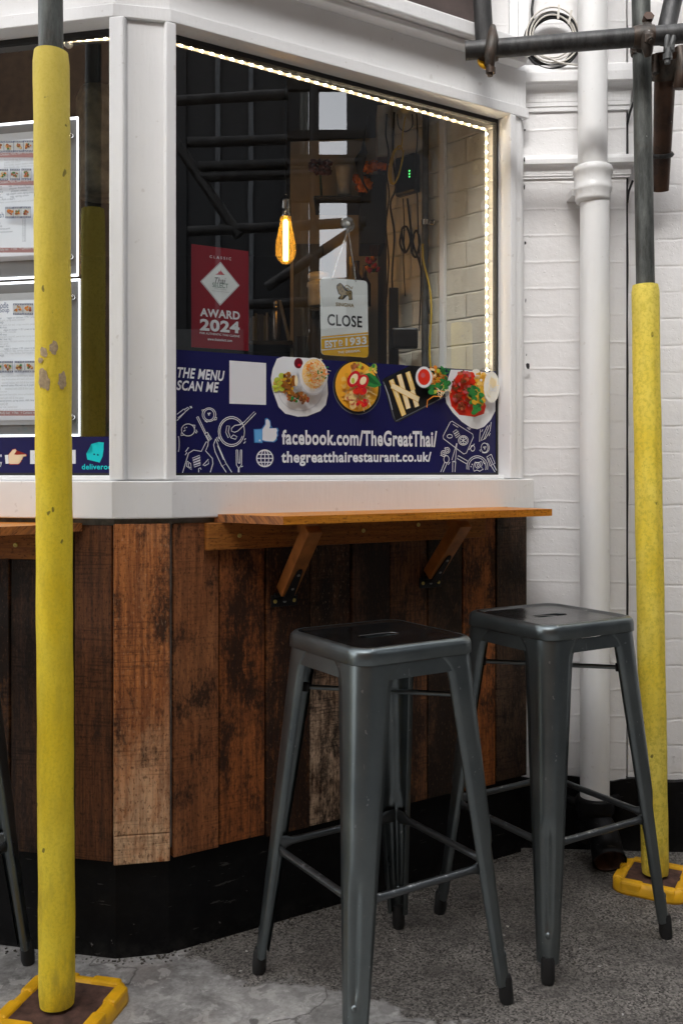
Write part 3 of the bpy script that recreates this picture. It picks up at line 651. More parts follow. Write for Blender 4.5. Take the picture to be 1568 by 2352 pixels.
for i in range(3): loop(mb, ctr + Vector((0, 0, .004)), .058 + .0085 * i, .025, .0026, 'cable_white', i + 9, .012 + .003 * i)
mb.tube([ctr + WF.u * -.03 + WF.n * .02 + Vector((0, 0, -.055)), ctr + WF.u * .02 + WF.n * .022 + Vector((0, 0, -.078)), ctr + WF.u * .08 + WF.n * .015 + Vector((0, 0, -.084))], .0028, 'cable_white', 7)
mb.build('white_cable', coil)
for a in (78, 48):
    mb = MB(); mb.box(ctr + WF.n * .022 + WF.u * .071 * math.cos(R(a)) + Vector((0, 0, .071 * math.sin(R(a)))), (.003, .002, .02), 'cable_white', WF.rot() @ Matrix.Rotation(R(90 - a) * .3, 3, 'Y'))
    mb.build('cable_tie', coil)
mb = MB(); pts = []
for i in range(30):
    z = 2.12 - 1.5 * i / 29; pts.append(WF.p((s1 + s2) / 2 + .001 + .001 * math.sin(i), -.01, z))
mb.tube(pts, .0035, 'cable_black', 6)
for (x, y), b in (((1452, 235), .02), ((1450, 415), .02)):
    a = WF.P(x, y, .01); mb.tube([WF.p(a[0] + .002, .012, a[1]), WF.p(a[0] - .008, .006, a[1] - .03), WF.p((s1 + s2) / 2, -.005, a[1] - .06)], .0035, 'cable_black', 6)
tag(mb.build('crack_cable'), 'thin black cable running down the crack between pilaster and side wall', 'cable')

# ---------------------------------------------------------------- bar shelves on struts
def shelf(face, front, left, right, ztop, label, brackets, r0, r1, rail_d=.024):
    o = thing('bar_shelf', label, 'shelf', tuple(face.p((r0 + r1) / 2, 0, ztop - .3)), 'narrow bar shelves under the windows')
    th = .0185
    outline = left + right                     # (s, d) corners, anticlockwise seen from above
    mb = MB(); n = len(outline)
    bot = [face.p(a, d, ztop - th) for a, d in outline]; top = [face.p(a, d, ztop) for a, d in outline]
    mb.add(bot + top, [tuple(range(n))[::-1], tuple(range(n, 2 * n))], 'pine')
    for i in range(n):
        j = (i + 1) % n; end = abs(outline[i][0] - outline[j][0]) < .12
        mb.add([bot[i], bot[j], top[j], top[i]], [(0, 1, 2, 3)], 'pine_end' if end else 'pine')
    def buv(v, p):
        q = v - face.o; a = q.dot(face.u); d = q.dot(face.n); return (d + v.z, a) if True else 0
    mb.build('board', o, uvf=buv)
    mb = MB(); face.box(mb, r0, r1, .0035, rail_d, ztop - th - .064, ztop - th - .001, 'pine_rail', .002); rl = mb.build('rail', o, uvf=lambda v, p: (v.z, face.uv(v)[0]))
    for k, x in enumerate([r0 + .08 + (r1 - r0 - .14) * i / 4 for i in range(5)]):
        sm_ = MB(); z = ztop - th - .028 + (.006 if k % 2 else -.004); sm_.lathe(face.p(x, rail_d, z), [(.0001, .0018), (.002, .0018), (.0025, .0026), (.0052, .0022), (.0056, -.001)], 'brass_screw' if k != 1 else 'steel_screw', 12, tuple(face.n)); sm_.build('screw', rl)
    for s_, zb_ in brackets:
        a = face.p(s_, .012, zb_); b = face.p(s_, .142, ztop - th - .012); ax = (b - a).normalized(); L = (b - a).length
        nrm = ax.cross(face.u).normalized(); rot = Matrix((face.u, nrm, ax)).transposed()
        mb = MB(); mb.box((a + b) / 2, (.019, .017, L / 2), 'strut_wood', rot, .002); mb.box(face.p(s_, .118, ztop - th - .012), (.017, .02, .0118), 'strut_wood', face.rot(), .001); st = mb.build('strut', o)
        mb = MB(); out = -nrm if (-nrm).dot(face.n) > 0 else nrm
        if out.z > 0 and out.dot(face.n) < 0: out = -out
        base = a + out * .0185
        r2 = Matrix((face.u, out, ax)).transposed()
        mb.add([r2 @ Vector((x, y, z)) + base for y in (0, .003) for x, z in ((-.014, -.01), (.014, -.01), (.007, .085), (.004, .092), (-.004, .092), (-.007, .085))],
               [tuple(range(6))[::-1], tuple(range(6, 12))] + [(i, (i + 1) % 6, 6 + (i + 1) % 6, 6 + i) for i in range(6)], 'dark_steel')
        face.box(mb, s_ - .036, s_ + .036, .003, .0075, zb_ - .036, zb_ - .008, 'dark_steel', .001)
        mb.tube([face.p(s_ - .03, .012, zb_ - .007), face.p(s_ + .03, .012, zb_ - .007)], .0055, 'dark_steel', 10)
        for i in (-1, 0, 1): mb.lathe(face.p(s_ + i * .026, .0075, zb_ - .023), [(.0045, -.001), (.0048, .0015), (.0025, .0022), (.002, .0012), (.0001, .0012)], 'brass_screw' if i else 'steel_screw', 12, tuple(face.n))
        for t in (.03, .075): mb.lathe(base + ax * t + out * .003, [(.0036, -.001), (.0038, .0012), (.0015, .0015), (.0001, .0008)], 'steel_screw', 10, tuple(out))
        mb.build('hinge', st)
    return o
shelf(RF, .19, [(.106, .001), (.160, .13), (.185, .19)], [(RF.S(1267, .19), .19), (RF.S(1267, .19) - .015, .014), (.3, .001)][:2] + [(1.0, .0135)], 1.003, 'varnished pine bar shelf on two hinged struts under the main window', [(.289, .812), (.733, .828)], RF.S(480, .03), RF.S(1119, .03))
shelf(LF, .19, [(-1.0, .001), (-1.0, .19)], [(-.175, .19), (-.135, .13), (-.075, .001)], .986, 'pine bar shelf cut off at the picture edge under the menu window', [(-.45, .80), (-.85, .80)], -.98, LF.S(92, .024))

# ---------------------------------------------------------------- metal bar stools
def rsq(a, rc, z, n=12, ox=0, oy=0):           # rounded square ring, 4n points starting on the right edge
    pts = []
    for k in range(4):
        cx, cy = ((a - rc), (a - rc)) if k == 0 else (-(a - rc), (a - rc)) if k == 1 else (-(a - rc), -(a - rc)) if k == 2 else ((a - rc), -(a - rc))
        for i in range(n): t = R(90 * k + 90 * i / (n - 1)); pts.append(Vector((cx + rc * math.cos(t), cy + rc * math.sin(t), z)))
    return pts
def stadium(lx, ly, z, n=12):
    pts = []
    for k in range(4):
        cx = (lx - ly) * (1 if k in (0, 3) else -1)
        for i in range(n): t = R(90 * k + 90 * i / (n - 1)); pts.append(Vector((cx + ly * math.cos(t), ly * math.sin(t), z)))
    return pts
HS = .758
def make_stool():
    o = thing('bar_stool', 'gunmetal bar stool', 'stool')
    A = .150; rc = .042; mb = MB()
    rings = [stadium(.049, .0162, HS - .0066), stadium(.0492, .0164, HS - .0058), stadium(.050, .0172, HS - .0052), stadium(.054, .021, HS - .005), rsq(.075, .03, HS - .0050), rsq(A - .024, rc * .72, HS - .0050), rsq(A - .022, rc * .75, HS - .0046), rsq(A - .017, rc * .8, HS - .0012), rsq(A - .014, rc * .85, HS - .0003), rsq(A - .011, rc * .9, HS), rsq(A - .007, rc * .95, HS - .0010), rsq(A - .0035, rc, HS - .0035), rsq(A - .001, rc, HS - .0075), rsq(A, rc, HS - .012), rsq(A + .0003, rc, HS - .014), rsq(A + .001, rc, HS - .0325), rsq(A + .0006, rc, HS - .0335), rsq(A - .0045, rc, HS - .0335)]
    mb.loft(rings[:9], 'seat_metal', True, False); mb.loft(rings[8:], 'stool_metal', True, False); mb.build('seat', o)
    ZT = HS - .0350
    # apron: the skirt under the seat, and four folded legs
    half_t, half_b = .1475, .202
    def hs(z): return half_t + (half_b - half_t) * (ZT - z) / ZT
    for k in range(4):
        mb = MB(); rot = Matrix.Rotation(R(90 * k), 3, 'Z'); P = []
        w_ = [(-1, .0)]; zs = [ZT, ZT - .008, ZT - .030]
        P = [Vector((x, hs(z) - .0005, z)) for z in zs for x in (-.085, .085)]
        fl = [Vector((x, hs(zs[-1]) - .008, zs[-1] + .002)) for x in (-.085, .085)]
        mb.add([rot @ v for v in P + fl], [(0, 1, 3, 2), (2, 3, 5, 4), (4, 5, 7, 6)], 'stool_metal', False)
        mb.build('apron', o)
    for k in range(4):
        rot = Matrix.Rotation(R(90 * k), 3, 'Z'); mb = MB(); rings = []; NZ = 40
        for i in range(NZ + 1):
            z = ZT - (ZT - .040) * i / NZ; h = hs(z); t = (ZT - z) / ZT
            fw = .078 * (1 - t) + .032 * t
            fw += .026 * max(0, 1 - (ZT - z) / .050) ** 2.4          # flares into the apron
            r_ = .040 * (1 - t) + .016 * t
            dent = 0
            if .10 < z < .335:
                e = min((z - .10) / .02, (.335 - z) / .02, 1); dent = .0085 * e * e * (3 - 2 * e)
            pts = [Vector((h - fw + .003, h - .012, z)), Vector((h - fw, h - .001, z)), Vector((h - fw * .8, h, z))]
            for j in range(9):
                a = R(90 - 90 * j / 8); m_ = 1 - abs(j - 4) / 2.6
                dn = dent * max(0, m_) ** .7
                pts.append(Vector((h - r_ + (r_ - dn * 1.2) * math.cos(a), h - r_ + (r_ - dn * 1.2) * math.sin(a), z)))
            pts += [Vector((h, h - fw * .8, z)), Vector((h - .001, h - fw, z)), Vector((h - .012, h - fw + .003, z))]
            rings.append([rot @ p for p in pts])
        mb.loft(rings, 'stool_metal', False, False); 
        # thickness: inner skin
        c = rot @ Vector((.98, .98, 0))
        inner = [[p - (rot @ Vector((.0016, .0016, 0))) for p in r] for r in rings]; mb.loft([r[::-1] for r in inner], 'stool_metal', False, False)
        # bump at the end of the pressed rib
        b = rot @ Vector((hs(.098) - .0108, hs(.098) - .0108, .098)); mb.blob(b, .0085, 'stool_metal', 1, 2, 0, (1, 1, 1.2))
        lg = mb.build('leg', o)
        f0 = rot @ Vector((hs(.052) - .011, hs(.052) - .011, .056)); f1 = rot @ Vector((hs(.02) - .0115, hs(.02) - .0115, .012)); f2 = rot @ Vector((hs(0) - .0115, hs(0) - .0115, .0))
        mb = MB(); mb.tube([f0, f0 + (f1 - f0) * .18, f1, f2], [.0125, .0145, .0155, .0130], 'rubber', 14); mb.build('rubber_foot', lg)
    # foot rails with flattened ends
    zr = .284; h = hs(zr)
    for k in range(4):
        rot = Matrix.Rotation(R(90 * k), 3, 'Z'); a = h - .022; mb = MB(); y = h - .013; rings = []
        for x, rx, rz in ((-a - .004, .003, .016), (-a + .022, .003, .0155), (-a + .040, .0075, .0085), (-a + .06, .0078, .0078), (a - .06, .0078, .0078), (a - .040, .0075, .0085), (a - .022, .003, .0155), (a + .004, .003, .016)):
            rings.append([rot @ Vector((x, y + rx * math.cos(2 * math.pi * j / 12), zr + rz * math.sin(2 * math.pi * j / 12))) for j in range(12)])
        mb.loft(rings, 'rail_worn'); mb.build('foot_rail', o)
    for k in range(2):                          # crossed rods under the seat
        rot = Matrix.Rotation(R(45 + 90 * k), 3, 'Z'); r0 = hs(.645) * 1.414 - .02; z = .645 - .011 * k
        mb = MB(); mb.tube([rot @ Vector((-r0, 0, z)), rot @ Vector((r0, 0, z))], .0055, 'stool_metal', 10)
        for e in (-1, 1): mb.box(rot @ Vector((e * (r0 - .022), 0, z)), (.022, .009, .009), 'rubber', rot, .002)
        mb.build('cross_rod', o)
    return o
def dup(root, loc, rz, label):
    r = root.copy(); col.objects.link(r); r.location = loc; r.rotation_euler = (0, 0, rz); r['label'] = label
    for ch in list(root.children):
        c = ch.copy(); col.objects.link(c); c.parent = r
        for g_ in ch.children:
            d = g_.copy(); col.objects.link(d); d.parent = c
    return r
st1 = make_stool(); st1['group'] = 'metal bar stools in front of the shop'
bpy.context.view_layer.update()
RZ = R(45 - 12.4 - 0) 
st2 = dup(st1, (.5057, 2.286, 0), R(45 - 13.4 - 0), 'gunmetal bar stool beside the white downpipe, behind the nearer stool')
st3 = dup(st1, (-.92, 1.952, 0), R(35 - 45), 'gunmetal bar stool at the left edge, only one leg showing behind the yellow pole')
st1.location = (.0802, 2.010, 0); st1.rotation_euler = (0, 0, RZ); st1['label'] = 'gunmetal bar stool nearest the camera, its near leg running out of the picture bottom'

# ---------------------------------------------------------------- scaffold standards with yellow foam sleeves and base plates
def standard(x_t, x_b, Y, y_foam, tone, foam_mat, lab, seam):
    b = at(x_b, HY, Y); t = at(x_t, HY, Y); b.z = 0.03; tilt = (t.x - b.x) / 1.9
    def axis(z): return Vector((b.x + tilt * z, Y, z))
    zf = HC + (HY - y_foam) / FP * Y
    o = thing('scaffold_pole', lab, 'scaffold pole', tuple(axis(0.0)), 'scaffold poles in yellow foam sleeves')
    mb = MB(); mb.tube([axis(.034), axis(1), axis(2), axis(3.6)], .02415, tone, 24); mb.build('steel_tube', o)
    q = random.Random(int(x_b)); mb = MB(); rings = []; n = 40; NZ = 90
    ph = [q.uniform(0, 6.28) for _ in range(6)]
    for i in range(NZ + 1):
        z = .036 + (zf - .036) * i / NZ; c = axis(z); ring = []
        e = min(1, i / 2, (NZ - i) / 1.5); rr = .0355 - .0025 * (1 - min(1, e)) ** 2
        for j in range(n):
            t_ = 2 * math.pi * j / n
            w_ = 1 + .018 * math.sin(3 * t_ + ph[0] + z * 2) + .012 * math.sin(z * 17 + ph[1] + t_) + .008 * math.sin(z * 41 + 2 * t_ + ph[2]) + q.uniform(-.006, .006)
            dseam = abs((t_ - seam + math.pi) % (2 * math.pi) - math.pi); w_ -= .10 * max(0, 1 - dseam / .16)
            ring.append(c + Vector((math.cos(t_), math.sin(t_), 0)) * rr * w_)
        rings.append(ring)
    mb.loft(rings, foam_mat); fo = mb.build('foam_sleeve', o, origin=tuple(axis(0)))
    return o, axis, fo
poleL, axL, fL = standard(118, 133, 1.885, 121, 'tube_steel', 'foam', 'left scaffold pole in a scarred smooth yellow foam sleeve before the menu window', R(172))
poleR, axR, fR = standard(1477, 1503, 2.50, 655, 'tube_steel', 'foam_rough', 'right scaffold pole in a rough yellow foam sleeve by the white wall', R(300))
# torn patches on the left sleeve
mb = MB()
for x, y, rx, rz, sd in ((111, 873, .010, .022, 1), (121, 882, .006, .016, 2), (152, 876, .009, .019, 3), (114, 814, .008, .011, 4), (136, 805, .008, .014, 5), (106, 832, .006, .006, 6)):
    q = random.Random(sd); c0 = at(x, y, 1.885); ang0 = math.asin(max(-.98, min(.98, (c0.x - axL(c0.z).x) / .0355)))
    pts = []
    for i in range(18):
        t = 2 * math.pi * i / 18; k = q.uniform(.75, 1.15); dz = rz * k * math.sin(t); da = rx * k * math.cos(t) / .0355
        a = ang0 + da; z = c0.z + dz; pts.append(axL(z) + Vector((math.sin(a), -math.cos(a), 0)) * .0366)
    cz = axL(c0.z) + Vector((math.sin(ang0), -math.cos(ang0), 0)) * .0378
    mb.add([cz] + pts, [(0, 1 + i, 1 + (i + 1) % 18) for i in range(18)], 'foam_scar', True)
mb.build('torn_patch', fL)
def base(x, y, rz, hw, lab):
    o = thing('base_plate', lab, 'base plate', (x, y, 0), 'scaffold base plates'); rot = Matrix.Rotation(rz, 3, 'Z'); c = Vector((x, y, 0))
    mb = MB(); mb.box(c + Vector((0, 0, .016)), (hw - .028, hw - .028, .012), 'rust_plate', rot, .004); mb.build('steel_plate', o)
    mb = MB(); prof = [(-.005, .0), (.026, .0), (.026, .006), (.024, .020), (.018, .030), (.008, .033), (.0, .030), (-.005, .022)]
    rings = []
    path = rsq(hw - .026, .014, 0, 6)
    for i, p in enumerate(path):
        nx = (path[(i + 1) % len(path)] - path[i - 1]).normalized(); nn = Vector((nx.y, -nx.x, 0)); kk = 1.0
        rings.append([c + rot @ (p + nn * a + Vector((0, 0, z))) for a, z in prof])
    rings.append(rings[0]); mb.loft(rings, 'rubber_yellow', True, False)
    for k in range(4):                          # raised blocks along the edging
        for e in (-.55, .55):
            r2 = rot @ Matrix.Rotation(R(90 * k), 3, 'Z'); mb.box(c + r2 @ Vector((e * (hw - .02), hw - .016, .018)), (hw * .30, .0150, .0160), 'rubber_yellow', r2, .007)
    mb.build('rubber_edging', o); return o
base(axL(0).x + .005, 1.90, R(-13), .108, 'yellow edged base plate under the left pole with brown steel centre')
base(axR(0).x - .002, 2.505, R(-29), .094, 'yellow edged base plate under the right pole with rusty steel centre')

# ---------------------------------------------------------------- scaffold tubes and couplers at the top right
def coupler(mb, c, ax, rad=.03, mat='coupler_steel', bolt=(0, 0, -1), s=1.0):
    ax = Vector(ax).normalized(); mb.tube([Vector(c) - ax * .026 * s, Vector(c) - ax * .012, Vector(c) + ax * .012, Vector(c) + ax * .026 * s], [rad * .93, rad, rad, rad * .93], mat, 16)
    b = Vector(bolt).normalized(); side = ax.cross(b).normalized()
    r0 = Vector(c) + b * rad; mb.box(r0 + b * .004, (.012, .012, .012), mat, None, .003)
    mb.tube([r0, r0 + b * .03], .0062, mat, 8); mb.tube([r0 + b * .014, r0 + b * .024], .0105, mat, 6)
hA, hB = at(1068, 117, 2.465), at(1640, 71, 2.385)
dirH = (hB - hA).normalized()
t = thing('scaffold_tube', 'dark horizontal scaffold tube crossing the top right corner with an open left end', 'scaffold tube', tuple(hA))
mb = MB(); mb.tube([hA, hB], .0242, 'tube_dark', 22, False); mb.add([hA + Vector((0, .0, 0))], [], 'tube_dark'); mb.build('steel_tube', t)
mb = MB(); mb.tube([hA + dirH * .002, hB - dirH * .002], .0205, 'tube_rust', 22, False); mb.build('tube_bore', t)
# upright butting behind its left end
p_ = at(1112, 98, 2.52); q_ = at(1104, -40, 2.515); dv = (q_ - p_).normalized()
t = thing('scaffold_tube', 'short upright scaffold tube clamped to the open left end of the horizontal tube', 'scaffold tube', tuple(p_))
mb = MB(); mb.tube([p_ - dv * .02, q_ + dv * .6], .0242, 'tube_dark', 22); mb.build('steel_tube', t)
mb = MB(); c_ = at(1125, 112, 2.44)
coupler(mb, at(1120, 117, 2.466), dirH, .0285, 'coupler_steel', (.05, -.35, -1))
mb.tube([at(1131, 62, 2.48), at(1130, 90, 2.43), at(1124, 130, 2.42), at(1127, 155, 2.43)], [.008, .016, .015, .009], 'coupler_steel', 10)
mb.tube([at(1124, 135, 2.425), at(1125, 175, 2.425)], .007, 'coupler_steel', 8); mb.lathe(at(1126, 162, 2.425), [(.0125, -.008), (.0125, .008)], 'coupler_steel', 6)
tag(mb.build('scaffold_coupler'), 'rusty scaffold coupler with hanging bolt on the open left tube end', 'coupler', 'scaffold couplers')
mb = MB(); mb.lathe(at(1112, 143, 2.47), [(.004, -.003), (.02, -.003), (.02, .003), (.004, .003)], 'rubber_yellow', 16, (.4, -1, .3)); tag(mb.build('yellow_cap'), 'small yellow plastic cap peeping out under the left coupler', 'cap')
# coupler on the right standard
zc_ = HC + (HY - 83) / FP * 2.45; cR = axR(zc_)
mb = MB(); coupler(mb, Vector((cR.x, cR.y, zc_)), (0, 0, 1), .030, 'coupler_steel', (-.2, -1, -.1))
hm_ = hA.lerp(hB, (1480 - 1068) / 572.); coupler(mb, hm_, dirH, .0285, 'coupler_steel', (.1, -.8, -.6))
mb.tube([at(1485, 50, 2.42), at(1486, 85, 2.385), at(1484, 108, 2.385), at(1487, 130, 2.395)], [.010, .017, .014, .009], 'coupler_steel', 10)
mb.lathe(at(1487, 42, 2.41), [(.014, -.009), (.014, .009)], 'tube_rust', 6, (0, -1, .4)); mb.tube([at(1455, 110, 2.44), at(1468, 114, 2.42)], .009, 'coupler_steel', 8)
tag(mb.build('scaffold_coupler'), 'rusty scaffold coupler where the horizontal tube meets the right pole', 'coupler', 'scaffold couplers')
# leaning tube and bright coupler behind, rusty tube hanging down
d0 = at(1553, -40, 2.50); d1 = at(1524, 92, 2.46); dd = (d1 - d0).normalized()
t = thing('scaffold_tube', 'dark leaning scaffold tube right of the right pole, above the horizontal tube', 'scaffold tube', tuple(d1))
mb = MB(); mb.tube([d0 - dd * .7, d1], .0242, 'tube_dark', 20); mb.build('steel_tube', t)
mb = MB()
for e in (-7, 7): mb.tube([at(1541 + e, 60, 2.40), at(1538 + e, 85, 2.385), at(1533 + e * .6, 118, 2.39)], [.006, .009, .006], 'conduit_grey', 8)
mb.box(at(1537, 92, 2.39), (.013, .008, .03), 'conduit_grey', Matrix.Rotation(R(6), 3, 'Y'), .004); mb.tube([at(1534, 110, 2.38), at(1531, 146, 2.38)], .0075, 'conduit_grey', 8); mb.lathe(at(1532, 130, 2.38), [(.012, -.007), (.012, .007)], 'conduit_grey', 6)
tag(mb.build('scaffold_coupler'), 'bright galvanised scaffold coupler with two lugs right of the right pole', 'coupler', 'scaffold couplers')
r0, r1 = at(1528, 120, 2.52), at(1516, 438, 2.68); dr = (r1 - r0).normalized()
t = thing('scaffold_tube', 'rusty brown scaffold tube hanging open ended behind the right pole', 'scaffold tube', tuple(r1))
mb = MB(); mb.tube([r0, r0.lerp(r1, .5), r1], [.029, .026, .0225], 'tube_rust', 22, False); mb.tube([r0, r1 - dr * .001], .019, 'tube_rust', 22, False); mb.build('steel_tube', t)
mb = MB(); k_ = r0.lerp(r1, .73); mb.tube([k_ - dr * .006, k_, k_ + dr * .006], [.029, .033, .029], 'tube_dark', 18); mb.build('ring_collar', t)
mb = MB(); k_ = r0.lerp(r1, .12); coupler(mb, k_, dr, .036, 'coupler_steel', (.9, -.5, -.1)); mb.tube([k_ + Vector((.03, -.02, .05)), k_ + Vector((.035, -.03, 0)), k_ + Vector((.03, -.02, -.06))], [.014, .02, .016], 'coupler_steel', 10)
mb.tube([k_ + Vector((-.034, -.02, .03)), k_ + Vector((-.036, -.02, -.02))], .012, 'coupler_steel', 8)
tag(mb.build('scaffold_coupler'), 'rusty scaffold coupler at the head of the hanging rusty tube', 'coupler', 'scaffold couplers')

# ---------------------------------------------------------------- light strips inside the window heads
def leds(o, pts, pitch, f):
    k = 0; me = None
    for a, b in zip(pts[:-1], pts[1:]):
        L = (b - a).length; n = int(L / pitch)
        for i in range(n):
            c = a.lerp(b, (i + .5) / n)
            if me is None:
                mb = MB(); mb.box(c, (.0028, .0014, .0018), 'led_dot', f.rot(), .001); d = mb.build('led', o, origin=tuple(c)); me = d.data
            else:
                d = bpy.data.objects.new('led', me); col.objects.link(d); d.parent = o; d.location = c - o.location
            k += 1
def strip_light(f, px, lab, pitch):
    d = GD - .022; pts = [f.p(f.S(x, d), d, f.Zc(x, y, d)) for x, y in px]
    o = thing('light_strip', lab, 'light strip', tuple(pts[0]), 'light strips round the windows'); mb = MB()
    for a, b in zip(pts[:-1], pts[1:]):
        ax = (b - a).normalized(); rot = Matrix((ax, f.n, ax.cross(f.n))).transposed(); mb.box((a + b) / 2 - f.n * .004, ((b - a).length / 2, .0015, .0034), 'led_strip', rot)
    mb.build('tape', o); leds(o, pts, pitch, f)
strip_light(RF, [(404, 100), (1117, 297), (1118.5, 860)], 'warm white light strip along the top and right side of the main window', .026)
strip_light(LF, [(-160, 112), (252, 87)], 'warm white light strip along the top of the menu window', .022)
mb = MB(); d = GD - .03; a = LF.P(158, 101, d); c = LF.p(a[0], d, a[1]); mb.blob(c, .011, 'ceramic', 1, 2, 0); tag(mb.build('pull_knob'), 'small round cord knob at the top of the menu window', 'knob')

# ---------------------------------------------------------------- banner across the foot of the main window
BD = GD + .0025
def Z5(u, v): return ((600 + u / 1.96) * .588, (1000 + v / 1.96) * .588)
def Z6(u, v): return ((1200 + u / 1.96) * .588, (1300 + v / 1.96) * .588)
def Z8(u, v): return (u / 2.94 * .588, (1100 + v / 2.94) * .588)
bs0, bs1 = RF.S(400, BD), RF.S(1137.5, BD)
zb0 = RF.Zc(700, 1087, BD); zt0 = RF.Zc(406, 803, BD); zt1 = RF.Zc(1136, 853, BD)
mb = MB(); mb.add([RF.p(bs0, BD, zb0), RF.p(bs1, BD, zb0), RF.p(bs1, BD, zt1), RF.p(bs0, BD, zt0), RF.p(bs0, GD + .0005, zb0), RF.p(bs1, GD + .0005, zb0), RF.p(bs1, GD + .0005, zt1), RF.p(bs0, GD + .0005, zt0)],
                  [(0, 1, 2, 3), (4, 7, 6, 5), (0, 4, 5, 1), (1, 5, 6, 2), (2, 6, 7, 3), (3, 7, 4, 0)], 'banner_navy')
ban = tag(mb.build('window_banner'), 'navy vinyl banner with food pictures and web addresses across the main window foot', 'banner')
def D5(): return Draw(RF, BD, .00012)
D = D5(); W = 'print_white'
D.text('THE MENU', 408, 843, 516, 867, W, .028, .25, (852, 876)); D.text('SCAN ME', 405.5, 873, 503, 896, W, .028, .25, (878, 902)); D.build('lettering', ban)
D = D5(); D.poly([(527, 828), (611, 834), (611, 930), (527, 927)], W)
D.build('blank_label', ban)
D = D5(); D.text('facebook.com/TheGreatThai/', 647, 987, 1003, 1021, W, .030, 0, (990, 1027)); D.text('thegreatthairestaurant.co.uk/', 646, 1036, 990, 1071, W, .030, 0, (1038, 1067)); D.build('lettering', ban)
# thumb and globe
D = D5()
hand = [(832, 1328), (858, 1290), (858, 1255), (872, 1248), (888, 1268), (892, 1300), (885, 1320), (938, 1318), (946, 1335), (940, 1352), (944, 1372), (934, 1386), (936, 1402), (926, 1412), (915, 1420), (860, 1416), (832, 1408)]
cx_, cy_ = 880, 1350
D.poly([Z5(cx_ + (u - cx_) * 1.10 + (5 if u > cx_ else -4), cy_ + (v - cy_) * 1.09) for u, v in hand], 'print_blue'); D.poly([Z5(*p) for p in ((766, 1326), (834, 1322), (834, 1432), (770, 1430))], 'print_blue')
D.poly([Z5(*p) for p in hand], W); D.poly([Z5(*p) for p in ((772, 1332), (828, 1328), (828, 1426), (776, 1424))], 'print_lightblue'); D.ell(*Z5(812, 1412), 2, 2.2, W, 10); D.build('thumb_icon', ban)
D = D5(); gx, gy = Z5(851, 1549); D.ring(gx, gy, 18.5, 19, .0032, W); D.ring(gx, gy, 9, 19, .0026, W)
for k in (-9, 0, 9): h = math.sqrt(max(0, 1 - (k / 19.) ** 2)) * 18; D.line([(gx - h, gy + k), (gx + h, gy + k)], .0026, W)
D.line([(gx, gy - 19), (gx, gy + 19)], .0026, W); D.build('globe_icon', ban)
# line drawings of kitchen things
LW = .0019
D = D5()
def L5(*p, c=False, w=LW): D.line([Z5(*q) for q in p], w, W, c)
def E5(cx, cy, rx, ry, a0=0, a1=360, w=LW): D.ring(*Z5(cx, cy), rx * .3, ry * .3, w, W, 22, a0, a1)
L5((180, 1212), (232, 1172), (246, 1190), (180, 1260)); L5((236, 1176), (264, 1158), (274, 1166), (246, 1190)); L5((186, 1240), (236, 1200)); L5((278, 1150), (286, 1166)); L5((286, 1148), (294, 1164))
E5(424, 1215, 38, 42); E5(424, 1215, 52, 52); L5((376, 1196), (368, 1180), (392, 1176)); L5((470, 1238), (482, 1236), (480, 1252), (464, 1256)); E5(418, 1206, 3, 3); E5(430, 1204, 3, 3); E5(422, 1216, 3, 3); L5((390, 1262), (410, 1274))
E5(262, 1332, 50, 46, -60, 160); L5((286, 1294), (316, 1296), (312, 1322)); E5(262, 1332, 50, 46, 160, 300); L5((212, 1352), (208, 1376), (232, 1370)); 
for a in ((236, 1318), (250, 1312), (238, 1334), (230, 1340)): E5(*a, 1.6, 1.6)
L5((314, 1344), (326, 1358)); L5((322, 1330), (332, 1350))
L5((326, 1236), (338, 1230), (396, 1352), (388, 1360), c=True); L5((388, 1362), (408, 1350), (440, 1400), (418, 1420), c=True); L5((400, 1372), (420, 1412)); L5((410, 1366), (430, 1406))
E5(592, 1344, 100, 114); E5(592, 1344, 88, 100, 20, 330); L5((690, 1270), (766, 1192), (778, 1204), (700, 1284), (640, 1340), (616, 1350), (592, 1342), (592, 1320), (616, 1298), (656, 1292), c=True); L5((556, 1300), (548, 1350), (566, 1392), (580, 1380), (568, 1346), (576, 1302), c=True); L5((584, 1392), (606, 1370), (634, 1384), (622, 1404), c=True); L5((690, 1410), (700, 1396)); L5((684, 1436), (698, 1420)); L5((476, 1388), (494, 1420)); L5((488, 1384), (500, 1402))
L5((470, 1400), (454, 1446), (466, 1500), (518, 1610), (550, 1590), (494, 1462), (470, 1400)); L5((484, 1452), (530, 1560)); L5((520, 1610), (550, 1656)); L5((552, 1592), (592, 1656))
L5((216, 1660), (262, 1510), (300, 1486), (360, 1496), (396, 1424), (412, 1424), (410, 1450), (392, 1492), (444, 1550), (448, 1590), (428, 1656)); L5((238, 1500), (262, 1466)); L5((236, 1524), (250, 1504))
for k in range(4): L5((292 + k * 3, 1548 + k * 18), (346 + k * 2, 1526 + k * 20), (350, 1540 + k * 20), (296 + k * 3, 1562 + k * 18), c=True)
L5((252, 1570), (246, 1610), (282, 1636), (278, 1590), c=True); L5((262, 1584), (260, 1612), (276, 1622)); L5((370, 1602), (412, 1556), (414, 1590), (384, 1606), c=True); L5((338, 1656), (338, 1626), (352, 1622), (356, 1636))
L5((634, 1484), (624, 1486), (626, 1600), (640, 1622), (640, 1656)); L5((658, 1484), (666, 1486), (664, 1600), (646, 1622), (646, 1656)); L5((636, 1486), (640, 1586)); L5((656, 1486), (652, 1586)); L5((640, 1586), (652, 1586)); L5((660, 1616), (674, 1608)); E5(180, 1440, 8, 60, -80, 80)
D.build('line_drawing', ban)
D = D5()
def L6(*p, c=False, w=LW): D.line([Z6(*q) for q in p], w, W, c)
